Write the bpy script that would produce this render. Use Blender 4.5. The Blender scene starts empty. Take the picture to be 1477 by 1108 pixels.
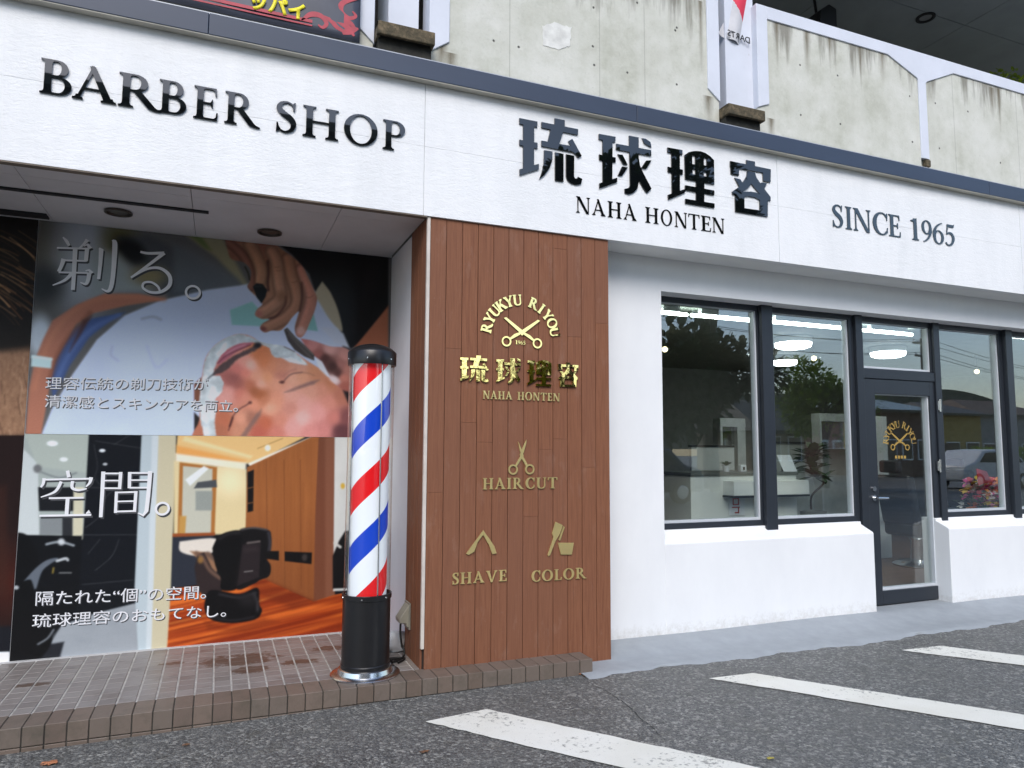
import bpy, bmesh, math, random
import numpy as np
from mathutils import Matrix, Vector
from mathutils.geometry import delaunay_2d_cdt
random.seed(7); RNG = np.random.default_rng(7)
S = bpy.context.scene; COL = S.collection
rad = math.radians

# ------------------------------------------------------------------ camera
F, PW, PH, CZ = 1032.3, 1477.0, 1108.0, 1.44
YAW, PIT, ROL = 0.38798, 0.09145, -0.00495
def cam_axes():
    f = np.array([math.sin(YAW)*math.cos(PIT), math.cos(YAW)*math.cos(PIT), math.sin(PIT)])
    r = np.array([math.cos(YAW), -math.sin(YAW), 0.0]); d = np.cross(f, r)
    c, s = math.cos(ROL), math.sin(ROL)
    return np.array([c*r+s*d, -s*r+c*d, f])
AX = cam_axes()
def ray(x, y): return AX.T @ np.array([x-PW/2, y-PH/2, F])
def at(x, y, Y):                       # surveyed point: where the photo pixel meets the vertical plane at depth Y
    r = ray(x, y); k = Y/r[1]; return (r[0]*k, Y, r[2]*k+CZ)
def atz(x, y, Z):                      # ... meets the level Z
    r = ray(x, y); k = (Z-CZ)/r[2]; return (r[0]*k, r[1]*k, Z)
GLASS_Y = 4.86
def mir(x, y, d):                      # ... what the shop windows mirror from d metres behind the viewpoint
    p = at(x, y, 2*GLASS_Y+d); return (p[0], -d, p[2])
cd = bpy.data.cameras.new('camera'); cam = bpy.data.objects.new('camera', cd); COL.objects.link(cam)
cam.matrix_world = Matrix(((AX[0][0], -AX[1][0], -AX[2][0], 0), (AX[0][1], -AX[1][1], -AX[2][1], 0),
                           (AX[0][2], -AX[1][2], -AX[2][2], CZ), (0, 0, 0, 1)))
cd.sensor_width = 36; cd.lens = F/PW*36; cd.clip_start = 0.05; cd.clip_end = 2000
S.camera = cam

# ------------------------------------------------------------------ sky, sun, exposure
W = bpy.data.worlds.new('World'); S.world = W; W.use_nodes = True
nt = W.node_tree; bg = nt.nodes['Background']
sk = nt.nodes.new('ShaderNodeTexSky'); sk.sky_type = 'NISHITA'; sk.sun_disc = False
SUN_EL, SUN_AZ = 44, 200               # azimuth clockwise from +Y: high, behind the viewpoint and to its left
sk.sun_elevation = rad(SUN_EL); sk.sun_rotation = rad(SUN_AZ)
sk.air_density = 1.0; sk.dust_density = 1.3; sk.ozone_density = 1.0
nt.links.new(sk.outputs[0], bg.inputs[0]); bg.inputs[1].default_value = 0.15
sd = bpy.data.lights.new('sun', 'SUN'); sun = bpy.data.objects.new('sun', sd); COL.objects.link(sun)
sd.energy = 1.15; sd.angle = rad(32); sd.color = (1, .96, .91)
sv = Vector((math.sin(rad(SUN_AZ))*math.cos(rad(SUN_EL)), math.cos(rad(SUN_AZ))*math.cos(rad(SUN_EL)), math.sin(rad(SUN_EL))))
sun.rotation_euler = sv.to_track_quat('Z', 'Y').to_euler()
V = S.view_settings; V.view_transform = 'Standard'; V.look = 'None'; V.gamma = 1; V.exposure = 0.88
try: V.use_curve_mapping = False
except Exception: pass
S.cycles.max_bounces = 8; S.cycles.transparent_max_bounces = 16
S.cycles.caustics_reflective = False; S.cycles.caustics_refractive = False

# ------------------------------------------------------------------ helpers
def lin(c): return tuple((v/255/12.92 if v/255 <= .04045 else ((v/255+.055)/1.055)**2.4) for v in c)
class G:                                # tiny node-graph writer
    def __init__(s, name):
        s.m = bpy.data.materials.new(name); s.m.use_nodes = True; s.t = s.m.node_tree
        s.b = s.t.nodes['Principled BSDF']; s.out = s.t.nodes['Material Output']
    def n(s, typ, **kw):
        nd = s.t.nodes.new('ShaderNode'+typ)
        for k, v in kw.items():
            if k.startswith('i_'):
                key = k[2:]; key = int(key) if key.isdigit() else key.replace('_', ' ')
                if hasattr(v, 'is_output') or hasattr(v, 'links') and not isinstance(v, (tuple, list)): s.t.links.new(v, nd.inputs[key])
                else: nd.inputs[key].default_value = v
            else: setattr(nd, k, v)
        return nd
    def l(s, a, b): s.t.links.new(a, b)
    def coord(s, scale=(1, 1, 1)):
        g = s.n('NewGeometry')          # world position: same place whichever part it is on
        mp = s.n('Mapping', i_Scale=scale); s.l(g.outputs['Position'], mp.inputs[0]); return mp.outputs[0]
    def noise(s, scale=5, detail=4, rough=.55, stretch=(1, 1, 1), dist=0):
        nd = s.n('TexNoise', i_Scale=scale, i_Detail=detail, i_Roughness=rough, i_Distortion=dist)
        s.l(s.coord(stretch), nd.inputs['Vector']); return nd.outputs['Fac']
    def ramp(s, fac, stops, interp='LINEAR'):
        r = s.n('ValToRGB'); s.l(fac, r.inputs[0]); cr = r.color_ramp; cr.interpolation = interp
        while len(cr.elements) < len(stops): cr.elements.new(.5)
        for e, (p, c) in zip(cr.elements, stops):
            e.position = p; e.color = (*c[:3], 1) if len(c) >= 3 else (c[0], c[0], c[0], 1)
        return r.outputs[0]
    def mix(s, fac, a, b, mode='MIX'):
        nd = s.n('Mix', data_type='RGBA', blend_type=mode)
        for sock, v in ((nd.inputs[0], fac), (nd.inputs[6], a), (nd.inputs[7], b)):
            if isinstance(v, (int, float)): sock.default_value = v
            elif isinstance(v, (tuple, list)): sock.default_value = (*v[:3], 1)
            else: s.l(v, sock)
        return nd.outputs[2]
    def math(s, op, a, b=0.0, c=None):
        nd = s.n('Math', operation=op)
        for i, v in enumerate((a, b) if c is None else (a, b, c)):
            if isinstance(v, (int, float)): nd.inputs[i].default_value = v
            else: s.l(v, nd.inputs[i])
        return nd.outputs[0]
    def bump(s, h, strength=.3, dist=.01):
        b = s.n('Bump', i_Strength=strength, i_Distance=dist); s.l(h, b.inputs['Height']); s.l(b.outputs[0], s.b.inputs['Normal'])
    def col(s, c):
        if isinstance(c, (tuple, list)): s.b.inputs['Base Color'].default_value = (*c[:3], 1)
        else: s.l(c, s.b.inputs['Base Color'])
    def set(s, rough=.5, metal=0, spec=None, coat=None):
        if isinstance(rough, (int, float)): s.b.inputs['Roughness'].default_value = rough
        else: s.l(rough, s.b.inputs['Roughness'])
        s.b.inputs['Metallic'].default_value = metal
        if spec is not None: s.b.inputs['Specular IOR Level'].default_value = spec
        if coat: s.b.inputs['Coat Weight'].default_value = coat
        return s.m
def simple(name, c, rough=.5, metal=0, var=.12, scale=8, bump=0, bscale=60, spec=None, stretch=(1, 1, 1)):
    g = G(name); f = g.noise(scale, 5, .6, stretch)
    g.col(g.ramp(f, [(.3, tuple(v*(1-var) for v in c)), (.7, tuple(min(1, v*(1+var)) for v in c))]))
    if bump: g.bump(g.noise(bscale, 3), bump, .004)
    return g.set(rough, metal, spec)
def emis(name, c, st):
    g = G(name); g.col((.8, .8, .8)); g.b.inputs['Emission Color'].default_value = (*c, 1); g.b.inputs['Emission Strength'].default_value = st
    return g.m

class MB:                               # collects faces, links them as ONE mesh object
    def __init__(s): s.v = []; s.f = []; s.mi = []
    def face(s, pts, m=0):
        o = len(s.v); s.v += [tuple(map(float, p)) for p in pts]; s.f.append(tuple(range(o, o+len(pts)))); s.mi.append(m)
    def box(s, x0, x1, y0, y1, z0, z1, m=0):
        o = len(s.v); s.v += [(x, y, z) for z in (z0, z1) for y in (y0, y1) for x in (x0, x1)]
        for q in ((0, 2, 3, 1), (4, 5, 7, 6), (0, 1, 5, 4), (2, 6, 7, 3), (0, 4, 6, 2), (1, 3, 7, 5)):
            s.f.append(tuple(o+i for i in q)); s.mi.append(m)
    def prism(s, pts, axis, a, b, m=0):   # polygon swept along an axis: pts are the other two coordinates
        def P(u, w, t): return {'x': (t, u, w), 'y': (u, t, w), 'z': (u, w, t)}[axis]
        n = len(pts); o = len(s.v); s.v += [P(u, w, a) for u, w in pts]+[P(u, w, b) for u, w in pts]
        s.f.append(tuple(o+i for i in range(n))); s.f.append(tuple(o+n+i for i in reversed(range(n)))); s.mi += [m, m]
        for i in range(n):
            j = (i+1) % n; s.f.append((o+i, o+n+i, o+n+j, o+j)); s.mi.append(m)
    def tube(s, p0, p1, r0, r1=None, n=12, m=0, cap=True):
        r1 = r0 if r1 is None else r1; p0, p1 = Vector(p0), Vector(p1); d = (p1-p0).normalized()
        u = d.orthogonal().normalized(); w = d.cross(u); o = len(s.v)
        for p, r in ((p0, r0), (p1, r1)):
            for i in range(n):
                a = 2*math.pi*i/n; s.v.append(tuple(p+(u*math.cos(a)+w*math.sin(a))*r))
        for i in range(n):
            j = (i+1) % n; s.f.append((o+i, o+j, o+n+j, o+n+i)); s.mi.append(m)
        if cap:
            s.f.append(tuple(o+i for i in reversed(range(n)))); s.f.append(tuple(o+n+i for i in range(n))); s.mi += [m, m]
    def lathe(s, prof, c=(0, 0, 0), n=48, m=0):   # (r, z) profile about a vertical axis
        o = len(s.v)
        for r, z in prof:
            for i in range(n):
                a = 2*math.pi*i/n; s.v.append((c[0]+r*math.cos(a), c[1]+r*math.sin(a), c[2]+z))
        for k in range(len(prof)-1):
            for i in range(n):
                j = (i+1) % n; s.f.append((o+k*n+i, o+k*n+j, o+(k+1)*n+j, o+(k+1)*n+i)); s.mi.append(m)
    def path(s, pts, r, n=8, m=0):
        P = [Vector(p) for p in pts]; o = len(s.v); rr = r if isinstance(r, (list, tuple)) else [r]*len(P); u = None
        for i, p in enumerate(P):
            d = (P[min(i+1, len(P)-1)]-P[max(i-1, 0)]).normalized()
            u = d.orthogonal().normalized() if u is None else (u-d*u.dot(d)).normalized(); w = d.cross(u)
            for k in range(n):
                a = 2*math.pi*k/n; s.v.append(tuple(p+(u*math.cos(a)+w*math.sin(a))*rr[i]))
        for i in range(len(P)-1):
            for k in range(n):
                j = (k+1) % n; s.f.append((o+i*n+k, o+i*n+j, o+(i+1)*n+j, o+(i+1)*n+k)); s.mi.append(m)
        s.f.append(tuple(o+k for k in reversed(range(n)))); s.f.append(tuple(o+(len(P)-1)*n+k for k in range(n))); s.mi += [m, m]
    def ball(s, c, r, n=12, k=8, m=0, sq=(1, 1, 1)):
        o = len(s.v)
        for i in range(k+1):
            t = math.pi*i/k
            for j in range(n):
                a = 2*math.pi*j/n; s.v.append((c[0]+r*sq[0]*math.sin(t)*math.cos(a), c[1]+r*sq[1]*math.sin(t)*math.sin(a), c[2]+r*sq[2]*math.cos(t)))
        for i in range(k):
            for j in range(n):
                q = (j+1) % n; s.f.append((o+i*n+j, o+(i+1)*n+j, o+(i+1)*n+q, o+i*n+q)); s.mi.append(m)
    def build(s, name, mats, parent=None, bevel=0, smooth=0, seg=2):
        me = bpy.data.meshes.new(name); me.from_pydata(s.v, [], s.f)
        for m in (mats if isinstance(mats, (list, tuple)) else [mats]): me.materials.append(m)
        me.polygons.foreach_set('material_index', s.mi)
        bm = bmesh.new(); bm.from_mesh(me); bmesh.ops.remove_doubles(bm, verts=bm.verts, dist=1e-5)
        bmesh.ops.recalc_face_normals(bm, faces=bm.faces); bm.to_mesh(me); bm.free()
        o = bpy.data.objects.new(name, me); COL.objects.link(o)
        if parent: attach(o, parent)
        if smooth:
            me.polygons.foreach_set('use_smooth', [True]*len(me.polygons)); me.set_sharp_from_angle(angle=rad(smooth))
        if bevel:
            b = o.modifiers.new('bevel', 'BEVEL'); b.width = bevel; b.segments = seg; b.limit_method = 'ANGLE'; b.angle_limit = rad(40)
        return o
def attach(o, parent):                  # parts keep their world coordinates
    o.parent = parent
    if parent.type == 'EMPTY': o.matrix_parent_inverse = Matrix.Translation(parent.location).inverted()
def thing(name, label, cat, loc=(0, 0, 0), group=None):
    o = bpy.data.objects.new(name, None); COL.objects.link(o); o.location = loc; o.empty_display_size = .2
    return tag(o, label, cat, group)
def tag(o, label, cat, group=None):
    o['label'] = label; o['category'] = cat
    if group: o['group'] = group
    return o
def struct(o): o['kind'] = 'structure'; return o
def grid(name, xs, ys, fz, m, parent=None):
    X, Y = np.meshgrid(xs, ys); Z = fz(X, Y); n, k = X.shape
    idx = np.arange(n*k).reshape(n, k); q = np.stack([idx[:-1, :-1], idx[:-1, 1:], idx[1:, 1:], idx[1:, :-1]], -1).reshape(-1, 4)
    me = bpy.data.meshes.new(name); me.from_pydata(np.stack([X, Y, Z], -1).reshape(-1, 3).tolist(), [], q.tolist()); me.materials.append(m)
    me.polygons.foreach_set('use_smooth', [True]*len(me.polygons))
    o = bpy.data.objects.new(name, me); COL.objects.link(o)
    if parent: attach(o, parent)
    return o

# ---- flat shapes: overlapping polygons are merged into one clean outline, then given thickness
def union2d(polys, holes=()):
    vs, fs = [], []
    for p in list(polys)+list(holes):
        a = sum(p[i][0]*p[(i+1) % len(p)][1]-p[(i+1) % len(p)][0]*p[i][1] for i in range(len(p)))
        if a < 0: p = p[::-1]
        o = len(vs); vs += [Vector(q[:2]) for q in p]; fs.append(list(range(o, o+len(p))))
    nh = len(polys)
    V2, _, F2, _, _, OF = delaunay_2d_cdt(vs, [], fs, 0, 1e-6)
    tris = [f for f, of in zip(F2, OF) if of and not any(i >= nh for i in of)]
    return [(v.x, v.y) for v in V2], tris
def plate(mb, polys, holes, place, y_front, y_back, m=0):     # place maps 2D -> (x, z)
    v2, tr = union2d(polys, holes)
    xz = [place(a, b) for a, b in v2]; o = len(mb.v); n = len(v2)
    mb.v += [(x, y_front, z) for x, z in xz]+[(x, y_back, z) for x, z in xz]
    ed = {}
    for t in tr:
        t = list(t)
        a = sum(xz[t[i]][0]*xz[t[(i+1) % len(t)]][1]-xz[t[(i+1) % len(t)]][0]*xz[t[i]][1] for i in range(len(t)))
        if a < 0: t = t[::-1]
        mb.f.append(tuple(o+i for i in t)); mb.f.append(tuple(o+n+i for i in reversed(t))); mb.mi += [m, m]
        for i in range(len(t)):
            e = (t[i], t[(i+1) % len(t)])
            if (e[1], e[0]) in ed: del ed[(e[1], e[0])]
            else: ed[e] = 1
    for a, b in ed: mb.f.append((o+a, o+n+a, o+n+b, o+b)); mb.mi.append(m)
def ring2(cx, cy, rx, ry, ix, iy, a0=0, a1=360, icx=None, icy=None, n=20):
    icx = cx if icx is None else icx; icy = cy if icy is None else icy
    A = [rad(a0+(a1-a0)*i/n) for i in range(n+1)]
    O = [(cx+rx*math.cos(a), cy+ry*math.sin(a)) for a in A]; I = [(icx+ix*math.cos(a), icy+iy*math.sin(a)) for a in A]
    return [[O[i], O[i+1], I[i+1], I[i]] for i in range(n)]
def catmull(P, k=6):
    out = []; n = len(P)
    for i in range(n-1):
        a, b, c, d = P[max(i-1, 0)], P[i], P[i+1], P[min(i+2, n-1)]
        for j in range(k):
            t = j/k
            out.append(tuple(.5*((2*b[q])+(-a[q]+c[q])*t+(2*a[q]-5*b[q]+4*c[q]-d[q])*t*t+(-a[q]+3*b[q]-3*c[q]+d[q])*t**3) for q in range(len(b))))
    return out+[tuple(P[-1])]
def brush(P, smooth=True):               # P: (x, y, width)
    Q = catmull(P) if smooth and len(P) > 2 else P; L, R = [], []
    for i, (x, y, w) in enumerate(Q):
        a, b = Q[max(i-1, 0)], Q[min(i+1, len(Q)-1)]; dx, dy = b[0]-a[0], b[1]-a[1]; h = math.hypot(dx, dy) or 1
        L.append((x-dy/h*w/2, y+dx/h*w/2)); R.append((x+dy/h*w/2, y-dx/h*w/2))
    T = []
    for i in range(len(Q)-1):
        for t in ([L[i], L[i+1], R[i+1]], [L[i], R[i+1], R[i]]):
            (ax, ay), (bx, by), (cx, cy) = t
            if abs((bx-ax)*(cy-ay)-(cx-ax)*(by-ay)) > 1e-9: T.append(t)
    return T
# ---- an inscriptional serif alphabet, cap height 1
def R_(x0, y0, x1, y1): return [(x0, y0), (x1, y0), (x1, y1), (x0, y1)]
def foot(x0, x1, y=0, up=1, e=.085, s=.035, b=.09):
    q = [(x0-e, 0), (x1+e, 0), (x1+e, s), (x1+e*.45, s+.012), (x1+e*.12, s+b*.45), (x1, s+b), (x0, s+b), (x0-e*.12, s+b*.45), (x0-e*.45, s+.012), (x0-e, s)]
    return [(a, y+up*c) for a, c in q]
def stem(x0, x1, y0=0, y1=1, b=True, t=True, e=.085):
    o = [R_(x0, y0, x1, y1)]
    if b: o.append(foot(x0, x1, y0, 1, e))
    if t: o.append(foot(x0, x1, y1, -1, e))
    return o
def dg(xa, ya, wa, xb, yb, wb=None): wb = wb or wa; return [(xa, ya), (xa+wa, ya), (xb+wb, yb), (xb, yb)]
T_, H_ = .165, .05
def bowl(cx, cy, rx, ry, xs=.18): return ring2(cx, cy, rx, ry, rx-.155, ry-.045, -90, 90, n=14)+[R_(xs, cy+ry-.045, cx+.004, cy+ry), R_(xs, cy-ry, cx+.004, cy-ry+.045)]
def arm(y, x1, up): return [R_(.2, y, x1, y+.048) if up > 0 else R_(.2, y-.048, x1, y), [(x1-.10, y+.047*up), (x1, y), (x1+.012, y+.24*up), (x1-.025, y+.24*up), (x1-.04, y+.10*up)]]
GL = {
 'A': [dg(.10, 0, .07, .42, .98), dg(.36, 1.0, .13, .70, 0, .19), R_(.22, .30, .72, .35), foot(.10, .17, 0, 1, .08), foot(.70, .89, 0, 1, .07), dg(.38, .93, .1, .40, 1.02, .07)],
 'B': stem(.08, .245)+bowl(.36, .755, .25, .245)+bowl(.39, .262, .31, .262),
 'C': ring2(.46, .5, .46, .52, .29, .465, 42, 318, icx=.485)+[[(.74, .66), (.78, .66), (.785, 1.0), (.76, 1.0), (.70, .90), (.73, .83)], [(.72, .14), (.78, .12), (.79, .34), (.765, .34)]],
 'E': stem(.08, .245)+arm(1.0, .58, -1)+arm(0, .62, 1)+[R_(.2, .485, .47, .535), [(.42, .51), (.47, .38), (.495, .38), (.495, .64), (.47, .64)]],
 'H': stem(.08, .245)+stem(.66, .825)+[R_(.2, .485, .7, .535)],
 'I': stem(.08, .245),
 'K': stem(.08, .245)+[dg(.22, .40, .08, .64, 1.0, .08), dg(.34, .60, .20, .68, 0, .22), foot(.62, .72, 1, -1, .08), foot(.68, .88, 0, 1, .06)],
 'L': stem(.08, .245)+arm(0, .62, 1),
 'N': stem(.10, .16)+stem(.80, .86, b=False)+[dg(.05, 1.0, .2, .70, -.02, .17)],
 'O': ring2(.5, .5, .5, .525, .325, .475, 0, 360, n=36),
 'P': stem(.08, .245)+bowl(.36, .735, .29, .265),
 'R': stem(.08, .245)+bowl(.36, .745, .28, .255)+[dg(.29, .52, .19, .66, .03, .2), [(.60, .14), (.75, .14), (.86, .05), (.98, .0), (.94, -.03), (.80, -.02), (.68, .02)]],
 'S': brush([(.50, .80, .045), (.43, .93, .05), (.29, .985, .055), (.14, .91, .10), (.10, .75, .145), (.22, .60, .175), (.38, .48, .175), (.48, .31, .15), (.44, .12, .11), (.29, .02, .055), (.15, .06, .045), (.06, .21, .045)])+[[(.47, .72), (.505, .72), (.525, 1.0), (.495, 1.0), (.44, .93)], [(.03, .0), (.06, .0), (.12, .07), (.075, .29), (.04, .29)]],
 'T': stem(.335, .5, t=False)+[R_(.02, .952, .815, 1.0), [(.0, 1.0), (.10, .953), (.06, .90), (.03, .76), (-.005, .76)], [(.835, 1.0), (.735, .953), (.775, .90), (.805, .76), (.84, .76)]],
 'U': stem(.09, .25, .28, 1, b=False)+stem(.74, .80, .28, 1, b=False)+brush([(.17, .33, .16), (.20, .17, .14), (.30, .05, .09), (.46, .015, .06), (.63, .05, .06), (.74, .17, .06), (.77, .33, .06)]),
 'V': [dg(.05, 1.0, .19, .40, -.02, .10), dg(.78, 1.0, .07, .43, -.02, .07), foot(.05, .24, 1, -1, .06), foot(.78, .85, 1, -1, .08)],
 'Y': [dg(.03, 1.0, .19, .345, .42, .15), dg(.73, 1.0, .07, .40, .42, .09), foot(.03, .22, 1, -1, .06), foot(.73, .80, 1, -1, .08)]+stem(.345, .51, 0, .46, t=False),
 '1': stem(.20, .355, t=False)+[[(.20, .84), (.355, .86), (.355, 1.02), (.32, 1.02), (.06, .90), (.06, .875)]],
 '6': ring2(.36, .31, .32, .33, .17, .28, 0, 360, n=28)+brush([(.60, 1.0, .04), (.42, .93, .06), (.24, .78, .10), (.11, .55, .145), (.10, .33, .14), (.14, .2, .12)]),
 '9': ring2(.34, .69, .32, .33, .17, .28, 0, 360, n=28)+brush([(.10, .0, .04), (.28, .07, .06), (.46, .22, .10), (.59, .45, .145), (.60, .67, .14), (.56, .8, .12)]),
 '5': [R_(.16, .88, .58, 1.0), [(.58, 1.0), (.62, 1.04), (.58, .88), (.54, .88)], dg(.10, .50, .05, .16, .95, .06)]+brush([(.12, .52, .04), (.27, .60, .08), (.45, .55, .13), (.54, .36, .16), (.46, .13, .12), (.28, .015, .07), (.12, .04, .06), (.05, .12, .09)]),
}
def glyph_box(ch):
    xs = [p[0] for q in GL[ch] for p in q]; return min(xs), max(xs)
def letters_row(root, text, spans, base, cap, Y, th, m, bold=0, name='letter'):
    # spans: photo x extent of every letter; base/cap: photo points along baseline and cap line
    b0, b1 = at(*base[0], Y), at(*base[1], Y); c0, c1 = at(*cap[0], Y), at(*cap[1], Y)
    zb = (b0[2]+b1[2])/2; zc = (c0[2]+c1[2])/2; k = 0
    for ch in text:
        if ch == ' ': continue
        xl, xr = spans[k]; k += 1; t = (xl-base[0][0])/(base[1][0]-base[0][0])
        ym = (base[0][1]+cap[0][1])/2*(1-t)+(base[1][1]+cap[1][1])/2*t
        X0, X1 = at(xl, ym, Y)[0], at(xr, ym, Y)[0]; g0, g1 = glyph_box(ch)
        gp = GL[ch] if not bold else [[(a+dx, b+dy) for a, b in p] for p in GL[ch] for dx, dy in ((-bold, -bold*.4), (bold, bold*.4), (bold, -bold*.4), (-bold, bold*.4))]
        mb = MB(); plate(mb, gp, [], lambda a, b: (X0+(a-g0)/(g1-g0)*(X1-X0), zb+b*(zc-zb)), Y-th, Y)
        mb.build(name, m, root)
def font_mesh(text, name, m, parent, width, origin, Y, th=.002, offset=0, mirror=False, shear=0, height=None):
    cu = bpy.data.curves.new(name, 'FONT'); cu.body = text; cu.size = 1; cu.extrude = 0; cu.offset = offset; cu.resolution_u = 3
    t = bpy.data.objects.new(name+'_tmp', cu); COL.objects.link(t); bpy.context.view_layer.update()
    me = bpy.data.meshes.new_from_object(t.evaluated_get(bpy.context.evaluated_depsgraph_get()))
    bpy.data.objects.remove(t); xs = [v.co.x for v in me.vertices]; x0, x1 = min(xs), max(xs); k = width/(x1-x0); kz = k
    if height: ys = [v.co.y for v in me.vertices]; kz = height/(max(ys)-min(ys))
    for v in me.vertices:
        x = (v.co.x-x0)*k; z = v.co.y*kz
        if mirror: x = width-x
        v.co = (origin[0]+x, Y, origin[1]+z+shear*x)
    me.name = name; me.materials.clear(); me.materials.append(m)
    if mirror: me.flip_normals()
    o = bpy.data.objects.new(name, me); COL.objects.link(o); attach(o, parent)
    if th:
        so = o.modifiers.new('thick', 'SOLIDIFY'); so.thickness = th; so.offset = 0
    return o
# ------------------------------------------------------------------ materials
def m_stucco():
    g = G('white_siding')
    n1 = g.noise(34, 5, .62, (1, 1, 2.2), .8); n2 = g.noise(9, 3, .5, (1, 1, 3))
    h = g.math('ADD', g.math('MULTIPLY', n1, .7), g.math('MULTIPLY', n2, .5))
    dirt = g.noise(3, 6, .7, (1.3, 1, .35))
    g.col(g.ramp(dirt, [(.25, (.76, .775, .78)), (.6, (.84, .85, .855))])); g.bump(h, .35, .012); return g.set(.62)
def m_render():
    g = G('white_painted_render'); d = g.noise(2.5, 6, .7, (1, 1, .5))
    low = g.n('SeparateXYZ'); g.l(g.coord(), low.inputs[0])
    spl = g.math('MULTIPLY', g.math('SUBTRACT', 1, g.math('MULTIPLY', g.math('SUBTRACT', low.outputs[2], .06), 4.5)), g.noise(26, 5, .7))
    base = g.ramp(d, [(.25, (.80, .81, .82)), (.65, (.86, .87, .875))])
    g.col(g.mix(g.ramp(spl, [(.30, (0, 0, 0)), (.70, (.65, .65, .65))]), base, (.50, .48, .43))); g.bump(g.noise(70, 4, .6), .12, .004); return g.set(.55)
def m_timber():
    g = G('brown_stained_boards'); rnd = g.n('NewGeometry').outputs['Random Per Island']
    gr = g.noise(85, 7, .7, (1, 1, .04), .4); wear = g.noise(5, 7, .72, (1.6, 1, .55)); spk = g.noise(120, 3, .6, (1, 1, .35))
    c = g.ramp(gr, [(.28, (.150, .056, .030)), (.5, (.220, .088, .044)), (.72, (.27, .115, .060))])
    c = g.mix(g.math('MULTIPLY', rnd, .55), c, (.200, .088, .052))
    c = g.mix(g.ramp(wear, [(.56, (0, 0, 0)), (.74, (.5, .5, .5))]), c, (.31, .19, .14))
    c = g.mix(g.ramp(spk, [(.66, (0, 0, 0)), (.74, (.35, .35, .35))]), c, (.30, .23, .2))
    g.col(c); g.bump(gr, .35, .003); return g.set(.68, spec=.3)
def m_concrete():
    g = G('weathered_concrete'); sx = g.n('SeparateXYZ'); g.l(g.coord(), sx.inputs[0]); z = sx.outputs[2]
    cloud = g.noise(2.6, 8, .74); streak = g.noise(5.5, 5, .7, (1, 1, .10)); fine = g.noise(45, 5, .7); form = g.noise(8, 2, .5, (1, 1, .02))
    c = g.ramp(cloud, [(.30, (.42, .425, .345)), (.48, (.55, .555, .48)), (.66, (.66, .66, .60))])
    c = g.mix(g.ramp(form, [(.35, (.0, .0, .0)), (.65, (.35, .35, .35))]), c, (.66, .66, .60))
    top = g.math('MULTIPLY', g.math('SUBTRACT', z, 4.05), 1.1)
    st = g.math('MULTIPLY', streak, g.math('MAXIMUM', g.math('ADD', top, .25), .25))
    c = g.mix(g.ramp(st, [(.56, (0, 0, 0)), (.74, (.7, .7, .7))]), c, (.12, .105, .075))
    bot = g.math('MULTIPLY', g.math('SUBTRACT', 4.12, z), 4); bs = g.math('MULTIPLY', g.noise(9, 6, .75), bot)
    c = g.mix(g.ramp(bs, [(.13, (0, 0, 0)), (.42, (.75, .75, .75))]), c, (.15, .13, .085))
    c = g.mix(g.ramp(fine, [(.6, (0, 0, 0)), (.75, (.35, .35, .35))]), c, (.25, .245, .21))
    # brown drips that start at the rail joints and beside the drain boxes
    for (px, py, hw, ln) in ((1163, 40, .05, .55), (1196, 52, .03, .4), (1272, 72, .06, .38), (1430, 128, .05, .4), (1440, 130, .03, .55), (1240, 66, .02, .5), (650, 78, .06, .3), (637, 62, .05, .3), (1022, 140, .06, .28), (1112, 172, .05, .22), (512, 30, .06, .3), (1010, 5, .03, .7), (1120, 35, .025, .5)):
        a = at(px, py, 4.45); dx = g.math('DIVIDE', g.math('ABSOLUTE', g.math('SUBTRACT', sx.outputs[0], a[0])), hw); dz = g.math('DIVIDE', g.math('SUBTRACT', a[2], z), ln)
        k = g.math('MULTIPLY', g.math('MAXIMUM', 0.0, g.math('SUBTRACT', 1.15, dx)), g.math('MULTIPLY', g.math('GREATER_THAN', dz, -.03), g.math('SUBTRACT', 1.0, dz)))
        k = g.math('MULTIPLY', k, g.math('ADD', .25, g.noise(11, 6, .75, (1, 1, .3))))
        c = g.mix(g.ramp(k, [(.12, (0, 0, 0)), (.75, (.85, .85, .85))]), c, (.135, .108, .062))
    dmin = None
    for px, py in ((712, 59), (748, 68), (855, 67), (857, 94), (856, 11), (919, 4), (974, 44), (905, 105), (976, 122), (976, 40), (1155, 166), (1154, 94), (1208, 109), (1312, 139), (1349, 149), (1396, 161), (1355, 214), (1443, 235), (1212, 179), (1316, 205)):
        a = at(px, py, 4.45); v = g.n('VectorMath', operation='DISTANCE'); g.l(sx.inputs[0].links[0].from_socket, v.inputs[0]); v.inputs[1].default_value = a
        dmin = v.outputs['Value'] if dmin is None else g.math('MINIMUM', dmin, v.outputs['Value'])
    hole = g.ramp(g.math('ADD', dmin, g.math('MULTIPLY', g.math('SUBTRACT', fine, .5), .012)), [(.007, (1, 1, 1)), (.011, (0, 0, 0))])
    c = g.mix(hole, c, (.07, .068, .06)); sd_ = None
    for px in (735, 865, 930, 1372, 1462):
        d_ = g.math('ABSOLUTE', g.math('SUBTRACT', sx.outputs[0], at(px, 100, 4.45)[0])); sd_ = d_ if sd_ is None else g.math('MINIMUM', sd_, d_)
    c = g.mix(g.ramp(sd_, [(.0012, (.55, .55, .55)), (.0045, (0, 0, 0))]), c, (.22, .22, .185))
    g.col(c); g.bump(g.math('SUBTRACT', g.math('ADD', fine, g.math('MULTIPLY', form, .6)), g.math('MULTIPLY', hole, 2.0)), .35, .007); return g.set(.85)
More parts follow.
